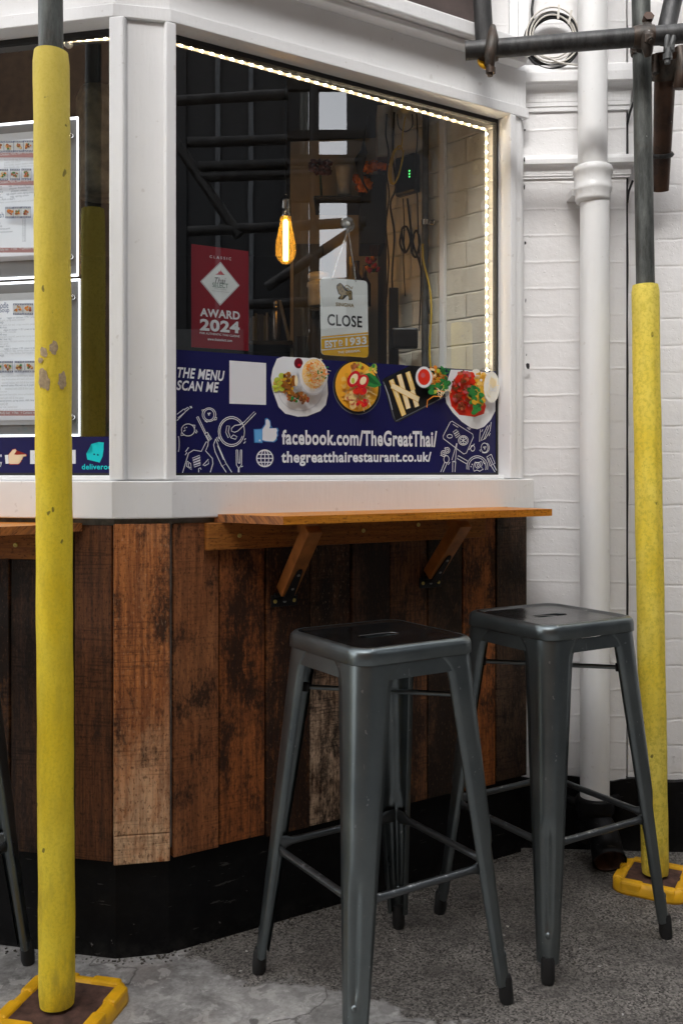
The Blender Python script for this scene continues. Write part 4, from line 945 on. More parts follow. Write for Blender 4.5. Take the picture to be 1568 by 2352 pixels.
def E6(cx, cy, rx, ry, a0=0, a1=360, w=LW): D.ring(*Z6(cx, cy), rx * .3, ry * .3, w, W, 22, a0, a1)
L6((1106, 676), (1264, 776), (1268, 800), (1216, 920), (1196, 928), (1040, 810), (1038, 790), (1092, 684), c=True); E6(1192, 824, 38, 36); E6(1192, 824, 28, 27); L6((1192, 800), (1192, 850)); L6((1172, 812), (1210, 836)); L6((1210, 810), (1174, 836)); E6(1262, 884, 16, 22); L6((1232, 896), (1276, 850))
for k in range(3): L6((1112 + k * 8, 760 + k * 14), (1136 + k * 10, 742 + k * 14), (1152 + k * 6, 754 + k * 14), (1124 + k * 6, 776 + k * 14), c=True)
E6(1086, 792, 20, 14); L6((1110, 700), (1150, 724)); L6((1218, 726), (1240, 744)); L6((1228, 724), (1246, 738))
L6((1138, 846), (1102, 974), (1128, 980), (1140, 846)); L6((1108, 984), (1106, 1066)); L6((1130, 984), (1124, 1066)); L6((1104, 986), (1132, 988))
E6(1036, 924, 18, 22); E6(1066, 900, 18, 22); E6(1036, 924, 8, 10); E6(1066, 900, 8, 10); L6((1050, 876), (1044, 888)); L6((1012, 940), (1022, 938))
E6(1058, 968, 20, 28); L6((1044, 992), (1014, 1066)); L6((1062, 998), (1032, 1066)); L6((1084, 990), (1070, 1010))
L6((1146, 940), (1216, 980), (1212, 1004), (1140, 962), c=True); E6(1292, 1030, 80, 88, 170, 372); E6(1292, 1030, 66, 74, 165, 376); L6((1266, 1010), (1276, 990), (1300, 996), (1322, 984), (1330, 1006), (1322, 1028), (1338, 1044), (1310, 1060), (1290, 1050), (1268, 1060), (1262, 1038), c=True); E6(1296, 1014, 20, 22); E6(1298, 1014, 7, 11)
for a in ((1244, 1024), (1252, 1008), (1336, 990), (1344, 1000)): E6(*a, 2.2, 2.2)
E6(1346, 880, 26, 36); E6(1346, 880, 36, 40, -60, 120); L6((1320, 894), (1308, 900), (1318, 910)); 
for a in ((1340, 876), (1352, 874), (1346, 888)): E6(*a, 3, 3)
L6((1362, 950), (1396, 930), (1424, 1000), (1386, 1020), c=True); L6((1372, 960), (1396, 1012)); L6((1384, 952), (1408, 1004)); L6((1394, 1018), (1424, 1066)); L6((1412, 1008), (1436, 1054))
L6((1394, 684), (1386, 750), (1350, 810), (1304, 832), (1312, 740)); L6((1316, 820), (1366, 712)); L6((1340, 812), (1380, 706)); L6((1320, 760), (1330, 740)); L6((1376, 790), (1386, 770))
D.build('line_drawing', ban)
# food pictures
def bits(D, cx, cy, rx, ry, n, mats, ln, wd, seed, tilt=None):
    q = random.Random(seed)
    for _ in range(n):
        a = q.uniform(0, 6.28); r_ = math.sqrt(q.random()); x = cx + rx * r_ * math.cos(a); y = cy + ry * r_ * math.sin(a); t = q.uniform(0, 3.14) if tilt is None else tilt + q.uniform(-.5, .5); L = ln * q.uniform(.5, 1.2)
        b = q.uniform(-.25, .25) * L
        D.line([(x - L * math.cos(t), y - L * math.sin(t)), (x + b * math.sin(t), y - b * math.cos(t)), (x + L * math.cos(t), y + L * math.sin(t))], wd * q.uniform(.7, 1.2), q.choice(mats))
def dabs(D, cx, cy, rx, ry, n, mats, sz, seed):
    q = random.Random(seed)
    for _ in range(n):
        a = q.uniform(0, 6.28); r_ = math.sqrt(q.random()); D.ell(cx + rx * r_ * math.cos(a), cy + ry * r_ * math.sin(a), sz * q.uniform(.5, 1.2), sz * q.uniform(.4, 1), q.choice(mats), 8, 1, 0, q.uniform(0, 3))
D = D5(); 
pl1 = [(636, 824), (650, 819), (700, 822), (736, 825), (742, 836), (751, 868), (753, 905), (748, 930), (735, 944), (705, 956), (684, 957), (655, 950), (640, 935), (626, 897), (622, 870), (626, 848)]
D.poly(pl1, 'plate_white'); D.ell(690, 895, 52, 50, 'plate_shade', 28); D.ell(690, 893, 51, 49, 'plate_white', 28)
dabs(D, 640, 880, 13, 20, 26, ['lettuce', 'lettuce', 'corn_gold', 'curry_light'], 7, 1); dabs(D, 660, 880, 14, 24, 60, ['fried_brown', 'corn_gold', 'fried_dark', 'fried_brown'], 5, 2); dabs(D, 672, 912, 18, 12, 45, ['fried_brown', 'fried_dark', 'meat_light', 'leaf_green'], 5, 3); dabs(D, 690, 918, 10, 8, 18, ['fried_brown', 'meat', 'fried_dark'], 5, 4)
D.ell(672, 876, 4, 13, 'spring_pale', 14); D.ell(677, 837, 11.5, 13.5, 'plate_white', 20); D.ell(677, 836, 10, 12, 'sauce_maroon', 20); D.ell(679, 840, 4, 3, 'chilli_red', 8)
D.ell(711, 866, 33, 42, 'plate_shade', 28); D.ell(711, 864, 32, 41, 'plate_white', 28); D.ell(712, 860, 27, 34, 'noodle', 24); bits(D, 712, 860, 24, 30, 150, ['noodle_pale', 'carrot', 'noodle', 'spring_pale', 'noodle_pale', 'carrot'], 9, .0016, 5); dabs(D, 696, 858, 8, 24, 14, ['carrot', 'corn_gold'], 3.4, 6); dabs(D, 724, 860, 16, 22, 10, ['leaf_green'], 2.6, 7)
D.build('food_picture', ban)
D = D5()
D.ell(819, 890, 54.5, 63, 'dish_sheen', 36, 1, 0, -.2); D.ell(819, 889, 53, 62, 'dish_black', 36, 1, 0, -.2); D.ell(819, 888, 49, 57.5, 'curry', 36, 1, 0, -.2)
dabs(D, 819, 890, 38, 46, 70, ['curry_light', 'curry', 'corn_gold', 'curry_light', 'noodle'], 7, 11); bits(D, 825, 905, 28, 30, 60, ['noodle', 'curry_light', 'spring_pale'], 13, .0022, 12); dabs(D, 803, 920, 12, 16, 16, ['spring_roll', 'meat_light', 'noodle'], 8, 13); dabs(D, 812, 842, 16, 8, 16, ['meat_light', 'fried_brown', 'lettuce'], 5, 14); dabs(D, 845, 850, 8, 14, 12, ['lettuce', 'leaf_green', 'curry_light'], 5, 15)
D.poly([(822, 862), (838, 858), (852, 866), (865, 886), (850, 892), (832, 888)], 'leaf_green'); D.poly([(824, 862), (838, 864), (850, 876), (862, 886), (848, 884), (834, 876)], 'leaf_dark')
D.ell(802, 872, 13, 20, 'chilli_red', 18, 1, 0, .5); D.ell(802, 872, 8, 13, 'spring_pale', 16, 1, 0, .5); D.ell(800, 876, 4, 7, 'lettuce', 10); D.ell(822, 878, 13, 17, 'chilli_red', 18, 1, 0, .5); D.ell(823, 876, 7, 10, 'spring_pale', 16, 1, 0, .5); dabs(D, 815, 900, 12, 8, 12, ['chilli_red', 'sauce_red'], 6, 16); dabs(D, 823, 930, 14, 10, 9, ['chilli_red', 'sauce_red', 'meat_light'], 6, 17)
D.build('food_picture', ban)
D = D5()
D.poly([Z6(*p) for p in ((572, 362), (590, 348), (770, 258), (800, 250), (1000, 268), (1040, 300), (1092, 462), (1060, 490), (700, 684), (672, 684), (650, 650))], 'dish_black'); D.line([Z6(*p) for p in ((580, 372), (600, 420), (660, 640), (676, 676), (1060, 484))], .0028, 'dish_sheen'); D.line([Z6(*p) for p in ((592, 400), (622, 480), (650, 590))], .0018, 'plate_shade')
for a, b, m_ in (((640, 360), (738, 632), 'spring_roll'), ((700, 320), (772, 580), 'spring_pale'), ((764, 300), (808, 440), 'spring_roll'), ((800, 440), (836, 566), 'spring_pale'), ((640, 404), (850, 512), 'spring_pale')):
    D.line([Z6(*a), Z6((a[0] + b[0]) / 2, (a[1] + b[1]) / 2), Z6(*b)], .0165, 'corn_gold'); D.line([Z6(*a), Z6((a[0] + b[0]) / 2, (a[1] + b[1]) / 2), Z6(*b)], .0135, m_)
    D.line([Z6(a[0] + 3, a[1] + 3), Z6((a[0] + b[0]) / 2 + 3, (a[1] + b[1]) / 2)], .004, 'spring_pale')
dabs(D, *Z6(975, 350), 22, 26, 40, ['lettuce', 'spring_pale', 'leaf_green', 'carrot', 'carrot'], 6, 21); bits(D, *Z6(980, 370), 17, 17, 60, ['carrot', 'corn_gold', 'carrot'], 8, .0014, 22); dabs(D, *Z6(960, 430), 24, 10, 22, ['leaf_green', 'leaf_dark', 'lettuce', 'leaf_green'], 7, 23); dabs(D, *Z6(1020, 400), 10, 16, 12, ['leaf_green', 'leaf_dark'], 6, 26); dabs(D, *Z6(1018, 290), 11, 8, 12, ['leaf_green', 'leaf_dark'], 5, 27)
D.line([Z6(880, 575), Z6(885, 520), Z6(930, 490), Z6(1000, 490)], .003, 'carrot'); bits(D, *Z6(1000, 470), 18, 8, 10, ['noodle_pale', 'spring_pale', 'carrot'], 9, .0024, 24)
D.ell(*Z6(856, 345), 19.5, 24.5, 'plate_shade', 26); D.ell(*Z6(856, 344), 18.5, 23.5, 'plate_white', 26); D.ell(*Z6(856, 344), 14, 18.5, 'sauce_red', 22); D.ell(*Z6(848, 330), 5, 6, 'print_pink', 10)
D.build('food_picture', ban)
D = D5()
pl4 = [Z6(*p) for p in ((1096, 282), (1180, 284), (1436, 306), (1437, 598), (1400, 668), (1350, 720), (1300, 738), (1250, 728), (1180, 680), (1110, 610), (1064, 540), (1052, 480), (1066, 380))]
D.poly(pl4, 'plate_white'); D.poly([Z6(*p) for p in ((1160, 300), (1270, 300), (1290, 370), (1320, 480), (1364, 560), (1350, 620), (1280, 644), (1160, 628), (1100, 560), (1086, 480), (1110, 380))], 'sauce_red')
dabs(D, *Z6(1180, 440), 24, 44, 110, ['meat', 'meat_light', 'meat', 'fried_dark', 'sauce_red', 'print_pink'], 5, 31); dabs(D, *Z6(1300, 400), 14, 34, 50, ['corn_gold', 'curry_light', 'noodle', 'curry'], 6, 32); D.ell(*Z6(1374, 420), 18, 36, 'egg_white', 24); D.ell(*Z6(1380, 390), 8, 12, 'spring_pale', 14); bits(D, *Z6(1374, 420), 12, 28, 14, ['plate_white', 'spring_pale'], 7, .0022, 33)
dabs(D, *Z6(1250, 500), 16, 24, 34, ['leaf_green', 'leaf_dark', 'leaf_green', 'corn_gold'], 7, 34); dabs(D, *Z6(1215, 450), 8, 10, 12, ['leaf_green', 'leaf_dark'], 6, 35); dabs(D, *Z6(1240, 590), 8, 8, 8, ['leaf_green'], 6, 36); D.ell(*Z6(1240, 300), 9, 5, 'egg_white', 12)
D.build('food_picture', ban)

# ---------------------------------------------------------------- banner across the foot of the menu window
bz1 = LF.Zc(200, 1003, BD); bz0 = LF.Zc(200, 1087, BD); ls1 = LO1 - .002
mb = MB(); LF.box(mb, LE + .06, ls1, GD + .0005, BD, bz0, bz1, 'banner_navy'); banl = tag(mb.build('window_banner'), 'navy vinyl banner with pointing hand across the menu window foot', 'banner')
def D8(): return Draw(LF, BD, .00015)
D = D8(); D.text('online', *Z8(-95, 1972), Z8(25, 0)[0], Z8(0, 2014)[1], W, .012); D.text('delivery', *Z8(-130, 2052), Z8(27, 0)[0], Z8(0, 2128)[1], W, .012); D.build('lettering', banl)
D = D8(); hp = [(104, 1990), (150, 1932), (182, 1926), (194, 1944), (166, 1984), (196, 1990), (300, 1984), (304, 2004), (236, 2018), (262, 2024), (258, 2040), (236, 2046), (246, 2056), (240, 2070), (222, 2074), (226, 2086), (210, 2094), (120, 2094), (106, 2082)]
D.poly([Z8(170 + (u - 170) * 1.07, 2012 + (v - 2012) * 1.09) for u, v in hp], 'print_red'); D.poly([Z8(*p) for p in hp], 'print_skin'); D.poly([Z8(*p) for p in ((60, 1992), (100, 1990), (106, 2090), (70, 2092))], 'plate_white'); D.build('hand_icon', banl)
D = D8(); D.poly([Z8(*p) for p in ((350, 1938), (872, 1932), (872, 2092), (350, 2094))], W); D.ring(*Z8(424, 2016), 8, 9, .001, 'print_grey'); D.build('white_label', banl)
D = D8(); D.poly([Z8(*p) for p in ((1053, 1864), (1112, 1858), (1122, 1934), (1134, 1842), (1195, 1848), (1192, 1930), (1180, 2008), (1148, 2078), (1006, 2044), (994, 1976), (1070, 1956))], 'print_cyan')
for e in ((1085, 1984), (1127, 1990)): D.ell(*Z8(*e), 2, 2, 'banner_navy', 12)
V0 = Z8(944, 2100); D.text('deliveroo', V0[0], V0[1] - 1, 258, Z8(0, 2158)[1], 'print_cyan', .02, 0, None, ls1); D.build('delivery_logo', banl)

# ---------------------------------------------------------------- backlit menu displays behind the left pane
MD = GD - .10
def display(y0, y1, xr, ysheet0, ysheet1, lab, rows):
    z1, z0 = LF.Zc(xr, y0, MD), LF.Zc(xr, y1, MD); sr = LF.S(xr, MD); sl_ = sr - .42
    o = thing('menu_display', lab, 'menu board', tuple(LF.p((sl_ + sr) / 2, MD, z0)), 'backlit menu displays in the left window')
    mb = MB(); LF.box(mb, sl_, sr, MD - .012, MD - .002, z0, z1, 'display_grey'); mb.build('panel', o)
    mb = MB(); t_ = .0032
    LF.box(mb, sl_, sr, MD - .002, MD + .001, z1 - t_ * 1.6, z1, 'display_edge'); LF.box(mb, sl_, sr, MD - .002, MD + .001, z0, z0 + t_ * 1.6, 'display_edge'); LF.box(mb, sr - t_, sr, MD - .002, MD + .001, z0 + t_ * 1.6, z1 - t_ * 1.6, 'display_edge'); LF.box(mb, sl_, sl_ + t_, MD - .002, MD + .001, z0 + t_ * 1.6, z1 - t_ * 1.6, 'display_edge'); mb.build('lit_edge', o)
    for yy in (.12, .88):
        mb = MB(); mb.lathe(LF.p(sr - .018, MD + .0, z0 + (z1 - z0) * yy), [(.007, -.001), (.007, .012), (.0001, .013)], 'chrome', 14, tuple(LF.n)); mb.build('standoff', o)
    D = Draw(LF, MD + .001, .00012); sa, sb = LF.S(-260, MD), LF.S(140, MD); zs1, zs0 = LF.Zc(40, ysheet0, MD), LF.Zc(40, ysheet1, MD)
    D.poly([(sa, zs0 - .012), (sb, zs0 - .012), (sb, zs1 + .018), (sa, zs1 + .018)], 'plate_shade', True); D.poly([(sa, zs0), (sb, zs0), (sb, zs1), (sa, zs1)], 'menu_paper', True); sh = D.build('menu_sheet', o)
    D = Draw(LF, MD + .0016, .00006)
    for r_ in rows:
        k, y = r_[0], r_[1]
        if k == 'bar':
            D.poly([(-200, y - 5.5), (135, y - 5.5), (135, y + 5.5), (-200, y + 5.5)], 'menu_bar'); D.text(r_[2], r_[3], y - 4, r_[4], y + 4, 'print_white', .01)
        elif k == 'txt': D.text(r_[2], r_[3], y - r_[5] / 2, r_[4], y + r_[5] / 2, r_[6])
        elif k == 'pix':
            for x in r_[2]:
                D.poly([(x - 11, y - 13), (x + 11, y - 13), (x + 11, y + 13), (x - 11, y + 13)], 'menu_navy'); D.poly([(x - 10.5, y - 9), (x + 10.5, y - 9), (x + 10.5, y + 9), (x - 10.5, y + 9)], 'plate_white')
                for e in (-8, -4, 0, 4, 8): D.poly([(x + e - 1.2, y - 12), (x + e + 1.2, y - 12), (x + e + 1.2, y - 10), (x + e - 1.2, y - 10)], 'plate_white'); D.poly([(x + e - 1.2, y + 10), (x + e + 1.2, y + 10), (x + e + 1.2, y + 12), (x + e - 1.2, y + 12)], 'plate_white')
                dabs(D, x, y, 7, 6, 12, ['fried_brown', 'carrot', 'meat_light', 'noodle', 'leaf_green', 'meat'], 3.2, int(x + y * 3))
    D.build('menu_print', sh); return o
I, Pp = 'menu_ink', 'menu_pale'
def lines(y0, dy, L): return [('txt', y0 + i * dy, b, x0, x1, 6.0, m) for i, (b, x0, x1, m) in enumerate(L)]
display(268, 634, 180, 322, 588, 'upper backlit menu display with white lit edge behind the left pole', [('pix', 337, (-2, 22, 45, 68)), ('bar', 358, '/ Chicken, Pork, Beef 12.45 / Duck, Prawn, Squid', 0, 128)] +
        lines(366 + 4, 5.9, [('Rice noodle egg, beansprout, carrot', 14, 84, Pp), ('peanut, chilli powder', 14, 52, Pp), ('Rice noodle, pepper, bamboo shoot', 14, 82, Pp), ('Rice noodle, egg, carrot, broccoli', 14, 84, Pp)]) + [('pix', 403, (11, 39, 66)), ('bar', 423, '/ Chicken, Pork, Beef 12.45 / Duck, Prawn, Squid', 0, 128)] +
        lines(433, 6.1, [('fried rice          egg, onion, spring onion', -10, 80, I), ('fried rice          pepper, french bean', -10, 76, I), ('fried rice          pepper, onion', -10, 68, I), ('fried rice          egg, pepper, onion, spring onion', -10, 84, I), ('fried rice          egg, spring onion', -10, 72, I), ('fried rice ( Pork or Beef )', -12, 40, I), ('spicy tomato sauce served with pork or beef', -10, 84, Pp)]) +
        [('txt', 497, 'dish', -3, 15, 13, 'menu_navy'), ('pix', 491, (30, 49, 67))] + [('txt', 506 + i * 5.6, s_, 60, 68, 4.4, I) for i, s_ in enumerate(('5.90', '8.95', '3.95', '3.95', '4.50', '4.50', '8.95', '10.95', '11.95', '3.50'))] + lines(510, 7, [('rice', -8, 3, I), ('noodle', -6, 10, I), ('omelette', -8, 14, I), ('with mince pork', -2, 33, I), ('with mince prawn', -2, 38, I), ('', 0, 1, I)][:5]) + [('bar', 578, '= Mildly hot   = Hot   = Contains nut', 0, 90)])
display(640, 1002, 184, 690, 965, 'lower backlit menu display above the menu window banner', [('txt', 702, 'Noodle', -12, 20, 14, 'menu_navy'), ('txt', 714, 'Soup', 0, 22, 14, 'menu_navy'), ('pix', 710, (42, 66))] +
        lines(732, 5.4, [('soup        veggie or chicken 11.95 / prawn', -4, 86, I), ('fried pork, spring onion, coriander', -4, 60, Pp), ('soup', -4, 10, I), ('mince pork, fish ball, crispy wonton, peanut', -4, 86, Pp), ('noodle soup', -8, 18, I), ('veggie or chicken 11.95 / prawn or beef', 10, 86, I), ('spring onion, coriander', -4, 40, Pp), ('noodle soup', -4, 18, I), ('morning glory, meat ball, pork or beef, spring onion', -4, 84, Pp), ('noodle ( soup / dry )', -4, 30, I), ('chinese leaves, fried pork, wonton, spring onion', -2, 83, Pp), ('roast pork', -2, 22, Pp), ('( soup / dry )', -2, 26, I), ('veggie or chicken 11.95 / prawn or beef', 12, 86, I), ('morning glory, egg, spring onion, celery', -2, 86, Pp), ('peanut, tofu, crispy wonton, morning glory', -2, 80, Pp), ('soup', -2, 12, I)]) +
        [('pix', 843, (-2, 22, 49, 73))] + lines(866, 7.0, [('deep fried seabass filet with garlic sauce', 10, 82, Pp), ('deep fried seabass with sweet chilli sauce', 10, 84, Pp), ('steamed seabass with chilli & lime sauce', 10, 84, Pp), ('steamed seabass fillet with soy & ginger', 8, 84, I), ('bowl       steamed with chilli & lime sauce', -2, 84, Pp), ('Crab with curry powder', -2, 22, Pp), ('topped with fried shallot, lettuce and tamarind', 2, 84, Pp), ('served with chilli & lime sauce', 2, 60, Pp), ('steamed prawn, spring onion, chilli, lime', 2, 84, I), ('sauce', -2, 24, Pp), ('fried rice, sweet basil', 2, 46, Pp), ('topped with fried shallot & tamarind sauce', 2, 84, Pp)]) + [('bar', 950, '= Mildly hot   = Hot   = Contains nut', 0, 90)])

# ---------------------------------------------------------------- red award poster inside the main pane
PD = GD - .004
mb = MB(); c4_ = [RF.P(*p, PD) for p in ((440, 797), (571, 806), (571, 577), (440, 560))]
mb.add([RF.p(a, PD, z) for a, z in c4_] + [RF.p(a, PD - .001, z) for a, z in c4_], [(0, 1, 2, 3), (7, 6, 5, 4), (0, 4, 5, 1), (1, 5, 6, 2), (2, 6, 7, 3), (3, 7, 4, 0)], 'poster_red')
post = tag(mb.build('award_poster'), 'crimson award poster with white diamond stuck inside the main window', 'poster')
def DP(): return Draw(RF, PD, .00014)
D = DP(); D.poly([Z5(*p) for p in ((512, 44), (658, 226), (510, 381), (358, 194))], W); D.poly([Z5(*p) for p in ((512, 50), (652, 226), (510, 374), (364, 194))], 'poster_red'); D.poly([Z5(*p) for p in ((512, 53), (649, 226), (510, 371), (367, 194))], 'sign_white')
D.poly([Z5(*p) for p in ((470, 142), (494, 132), (500, 116), (508, 122), (512, 104), (518, 122), (524, 120), (528, 134), (546, 146), (524, 142), (508, 136), (490, 140))], 'print_pink')
D.text('Thai', *Z5(468, 164), Z5(552, 0)[0], Z5(0, 210)[1], 'print_black', 0, .35, (Z5(0, 168)[1], Z5(0, 214)[1])); D.text('SELECT', *Z5(450, 203), Z5(570, 0)[0], Z5(0, 238)[1], 'print_green', .0, 0, (Z5(0, 214)[1], Z5(0, 249)[1])); D.text('THAI CUISINE', *Z5(463, 243), Z5(556, 0)[0], Z5(0, 254)[1], 'print_grey', 0, 0, (Z5(0, 252)[1], Z5(0, 266)[1])); D.line([Z5(442, 266), Z5(578, 280)], .0008, 'print_grey'); D.build('diamond_emblem', post)
D = DP(); D.text('C L A S S I C', *Z5(430, -6), Z5(594, 0)[0], Z5(0, 14)[1], W, .015, 0, (Z5(0, 12)[1], Z5(0, 34)[1])); D.text('AWARD', *Z5(356, 398), Z5(660, 0)[0], Z5(0, 460)[1], W, .035, 0, (Z5(0, 426)[1], Z5(0, 490)[1])); D.text('2024', *Z5(354, 478), Z5(658, 0)[0], Z5(0, 570)[1], W, .04, 0, (Z5(0, 504)[1], Z5(0, 594)[1]))
D.text('FOR AUTHENTIC THAI CUISINE', *Z5(354, 580), Z5(658, 0)[0], Z5(0, 596)[1], W, .012, 0, (Z5(0, 608)[1], Z5(0, 624)[1])); D.text('www.thaiselect.com', *Z5(413, 624), Z5(600, 0)[0], Z5(0, 646)[1], W, .01, 0, (Z5(0, 638)[1], Z5(0, 658)[1])); D.build('lettering', post)

# ---------------------------------------------------------------- hanging sign on a chain and suction hook
SD = GD - .008
h0 = RF.P(797, 515, SD); hk = RF.p(h0[0], SD, h0[1])
sign = thing('hanging_sign', 'white and amber hanging door sign reading CLOSE on a chain inside the main window', 'sign', tuple(hk))
mb = MB(); mb.lathe(hk + RF.n * -.002, [(.018, .007), (.021, .006), (.0215, .004), (.012, -.004), (.006, -.008), (.0001, -.009)], 'clear_plastic', 28, tuple(RF.n)); mb.lathe(hk, [(.0075, -.012), (.008, .003), (.005, .006), (.0001, .0065)], 'ceramic', 18, tuple(RF.n)); mb.build('suction_hook', sign)
def rrect(c, r, n=6):                           # c: four (s,z) corners bl br tr tl
    out = []
    C = [Vector(p) for p in c]
    for i in range(4):
        p, a, b = C[i], (C[i - 1] - C[i]).normalized(), (C[(i + 1) % 4] - C[i]).normalized()
        for k in range(n + 1):
            t = k / n; A_ = p + a * r; B2 = p + b * r; out.append(tuple(A_ * (1 - t) ** 2 + p * 2 * t * (1 - t) + B2 * t ** 2))
    return out
quad = [RF.P(738, 815, SD), RF.P(846, 822, SD), RF.P(843.5, 645, SD), RF.P(736, 636.5, SD)]
rr = rrect(quad, .013); n = len(rr)
mb = MB(); mb.add([RF.p(a, SD, z) for a, z in rr] + [RF.p(a, SD - .003, z) for a, z in rr], [tuple(range(n)), tuple(range(n, 2 * n))[::-1]] + [(i, n + i, n + (i + 1) % n, (i + 1) % n) for i in range(n)], 'sign_white'); bo = mb.build('sign_board', sign)
D = Draw(RF, SD, .00014)
def mid(a, b, t): return (a[0] * (1 - t) + b[0] * t, a[1] * (1 - t) + b[1] * t)
low = [p for p in rr]
ya, yb = mid(quad[0], quad[3], .235), mid(quad[1], quad[2], .335)
amber = [p for p in rr[:2 * (n // 4)]] + [yb, ya]
D.poly(amber, 'sign_amber', True)
def inq(u, v): a = mid(quad[0], quad[1], u); b = mid(quad[3], quad[2], u); return mid(a, b, v)
def qpoly(P, m_): D.poly([inq(*p) for p in P], m_, True)
def qtext(body, u0, v0, u1, v1, m_, bold=0, skew=0.):
    V, Fc = glyphs(body, bold, 0); d = D.lay(); out = []
    for x, y in V:
        u = u0 + (u1 - u0) * x; v = v0 + (v1 - v0) * y + skew * x; a, z = inq(u, v); out.append(RF.p(a, d, z))
    D.mb.add(out, Fc, m_)
qtext('CLOSE', .13, .385, .87, .535, 'print_black', .022); qtext('SINGHA', .31, .640, .70, .690, 'sign_gold', .03)
qpoly([(.0, .205), (1, .300), (1, .313), (0, .218)], 'sign_white'); qpoly([(.0, .055), (1, .150), (1, .163), (0, .068)], 'sign_white')
qtext('EST', .07, .088, .33, .185, 'sign_white', .04, .024); qtext('D', .36, .145, .44, .205, 'sign_white', .04, .008); qpoly([(.36, .125), (.44, .133), (.44, .145), (.36, .137)], 'sign_white'); qtext('1933', .50, .130, .96, .235, 'sign_white', .04, .045)
qtext('THE ORIGINAL', .34, .026, .82, .058, 'sign_white', .02, .045)
D.build('sign_print', bo)
D = Draw(RF, SD + .0004, .0001)                 # gold beast emblem, built from plain shapes
def g5(P, m_): D.poly([Z5(*p) for p in P], m_)
g5([(1398, 228), (1410, 214), (1428, 204), (1442, 216), (1452, 236), (1462, 262), (1490, 266), (1512, 262), (1520, 280), (1518, 300), (1522, 334), (1492, 338), (1494, 318), (1484, 300), (1456, 304), (1450, 334), (1412, 330), (1412, 322), (1430, 318), (1432, 300), (1414, 290), (1408, 262), (1400, 248)], 'print_black')
g5([(1402, 230), (1412, 218), (1428, 209), (1438, 220), (1447, 240), (1459, 267), (1488, 270), (1509, 267), (1515, 282), (1512, 300), (1516, 330), (1497, 333), (1499, 316), (1487, 296), (1452, 299), (1445, 329), (1420, 326), (1435, 320), (1437, 297), (1419, 287), (1413, 262), (1405, 246)], 'sign_gold')
D.line([Z5(*p) for p in ((1500, 264), (1484, 248), (1468, 246), (1464, 232), (1480, 222), (1500, 236), (1516, 250), (1522, 232))], .0022, 'sign_gold')
for p in ((1412, 228), (1424, 222), (1436, 244), (1428, 258), (1442, 270), (1470, 284), (1500, 288)): D.ell(*Z5(*p), 1.3, 1.6, 'print_black', 8)
D.build('emblem', bo)
for ex, ey in ((762, 641), (817, 646)):
    mb = MB(); e = RF.P(ex, ey, SD + .003); a = hk + Vector((0, 0, -.014)) + RF.n * .004; b = RF.p(e[0], SD + .003, e[1]); L = (b - a).length; n = int(L / .0042); ax = (b - a).normalized(); sd = ax.cross(RF.n).normalized()
    for i in range(n):
        c = a.lerp(b, (i + .5) / n); v2 = sd if i % 2 else RF.n; pts = [c + ax * .0031 * math.cos(2 * math.pi * j / 8) + v2 * .0017 * math.sin(2 * math.pi * j / 8) for j in range(9)]; mb.tube(pts, .00062, 'chrome', 4, False)
    mb.build('chain', sign)

# ---------------------------------------------------------------- things in the room behind the main window
bl = at(656, 555, 2.86)
bulb = thing('pendant_bulb', 'glowing amber teardrop filament bulb hanging on its own behind the main window', 'light bulb', tuple(bl))
k_ = 2.86 / FP
mb = MB(); pf = [(2, -51), (9, -50), (17, -43), (23, -30), (24, -16), (22, 0), (18, 20), (14, 38), (12.5, 52), (12, 58)]; mb.lathe(bl, [(r_ * k_, z * k_) for r_, z in pf], 'amber_glass', 28); mb.build('glass_bulb', bulb)
mb = MB(); mb.lathe(bl, [(5.5 * k_, -44 * k_), (6 * k_, -40 * k_), (6 * k_, 46 * k_), (4 * k_, 50 * k_)], 'filament', 16); mb.build('filament', bulb)
mb = MB(); mb.lathe(bl, [(12.5 * k_, 56 * k_), (13 * k_, 60 * k_), (12 * k_, 72 * k_), (11.5 * k_, 74 * k_), (12 * k_, 76 * k_), (11.5 * k_, 92 * k_), (12 * k_, 96 * k_), (7 * k_, 102 * k_), (4 * k_, 104 * k_), (4 * k_, 108 * k_)], 'chrome', 20); mb.build('lamp_socket', bulb)
mb = MB(); mb.tube([bl + Vector((0, 0, 107 * k_)), Vector((bl.x, bl.y, 2.295))], .0025, 'cable_black', 6); mb.build('cord', bulb)
# on the inside brick wall: conduit, channel, router, cables
def iw(x, y, d): a = IW.P(x, y, d); return IW.p(a[0], d, a[1])
mb = MB(); mb.tube([iw(977, 230, .02), iw(976, 500, .02), iw(975, 900, .02)], .0105, 'conduit_grey', 14)
cd = tag(mb.build('conduit'), 'dark grey conduit pipe clipped to the inside brick wall', 'pipe')
mb = MB(); c = iw(976, 511, .02); mb.lathe(c, [(.0125, -.008), (.0125, .008)], 'chrome', 16); mb.box(iw(992, 511, .012), (.012, .004, .008), 'chrome', IW.rot(), .002); mb.build('pipe_clip', cd)
mb = MB(); sx = IW.S(1018, .004); IW.box(mb, sx - .010, sx + .010, 0.0005, .014, .9, 2.29, 'white_paint', .002); tag(mb.build('cable_channel'), 'white square cable channel running up the inside brick wall', 'cable channel')
ra, rb = IW.P(930, 400, .03), 0
mb = MB(); IW.box(mb, ra[0] - .046, ra[0] + .040, .002, .03, ra[1] - .062, ra[1] + .062, 'router_black', .008); rt = tag(mb.build('router'), 'black router with green lamps fixed to the inside brick wall', 'router')
mb = MB()
for k in range(3): c = IW.p(ra[0] + .018, .0305, ra[1] + .006 - .009 * k); mb.box(c, (.002, .001, .002), 'green_lamp', IW.rot())
mb.build('status_lamp', rt)
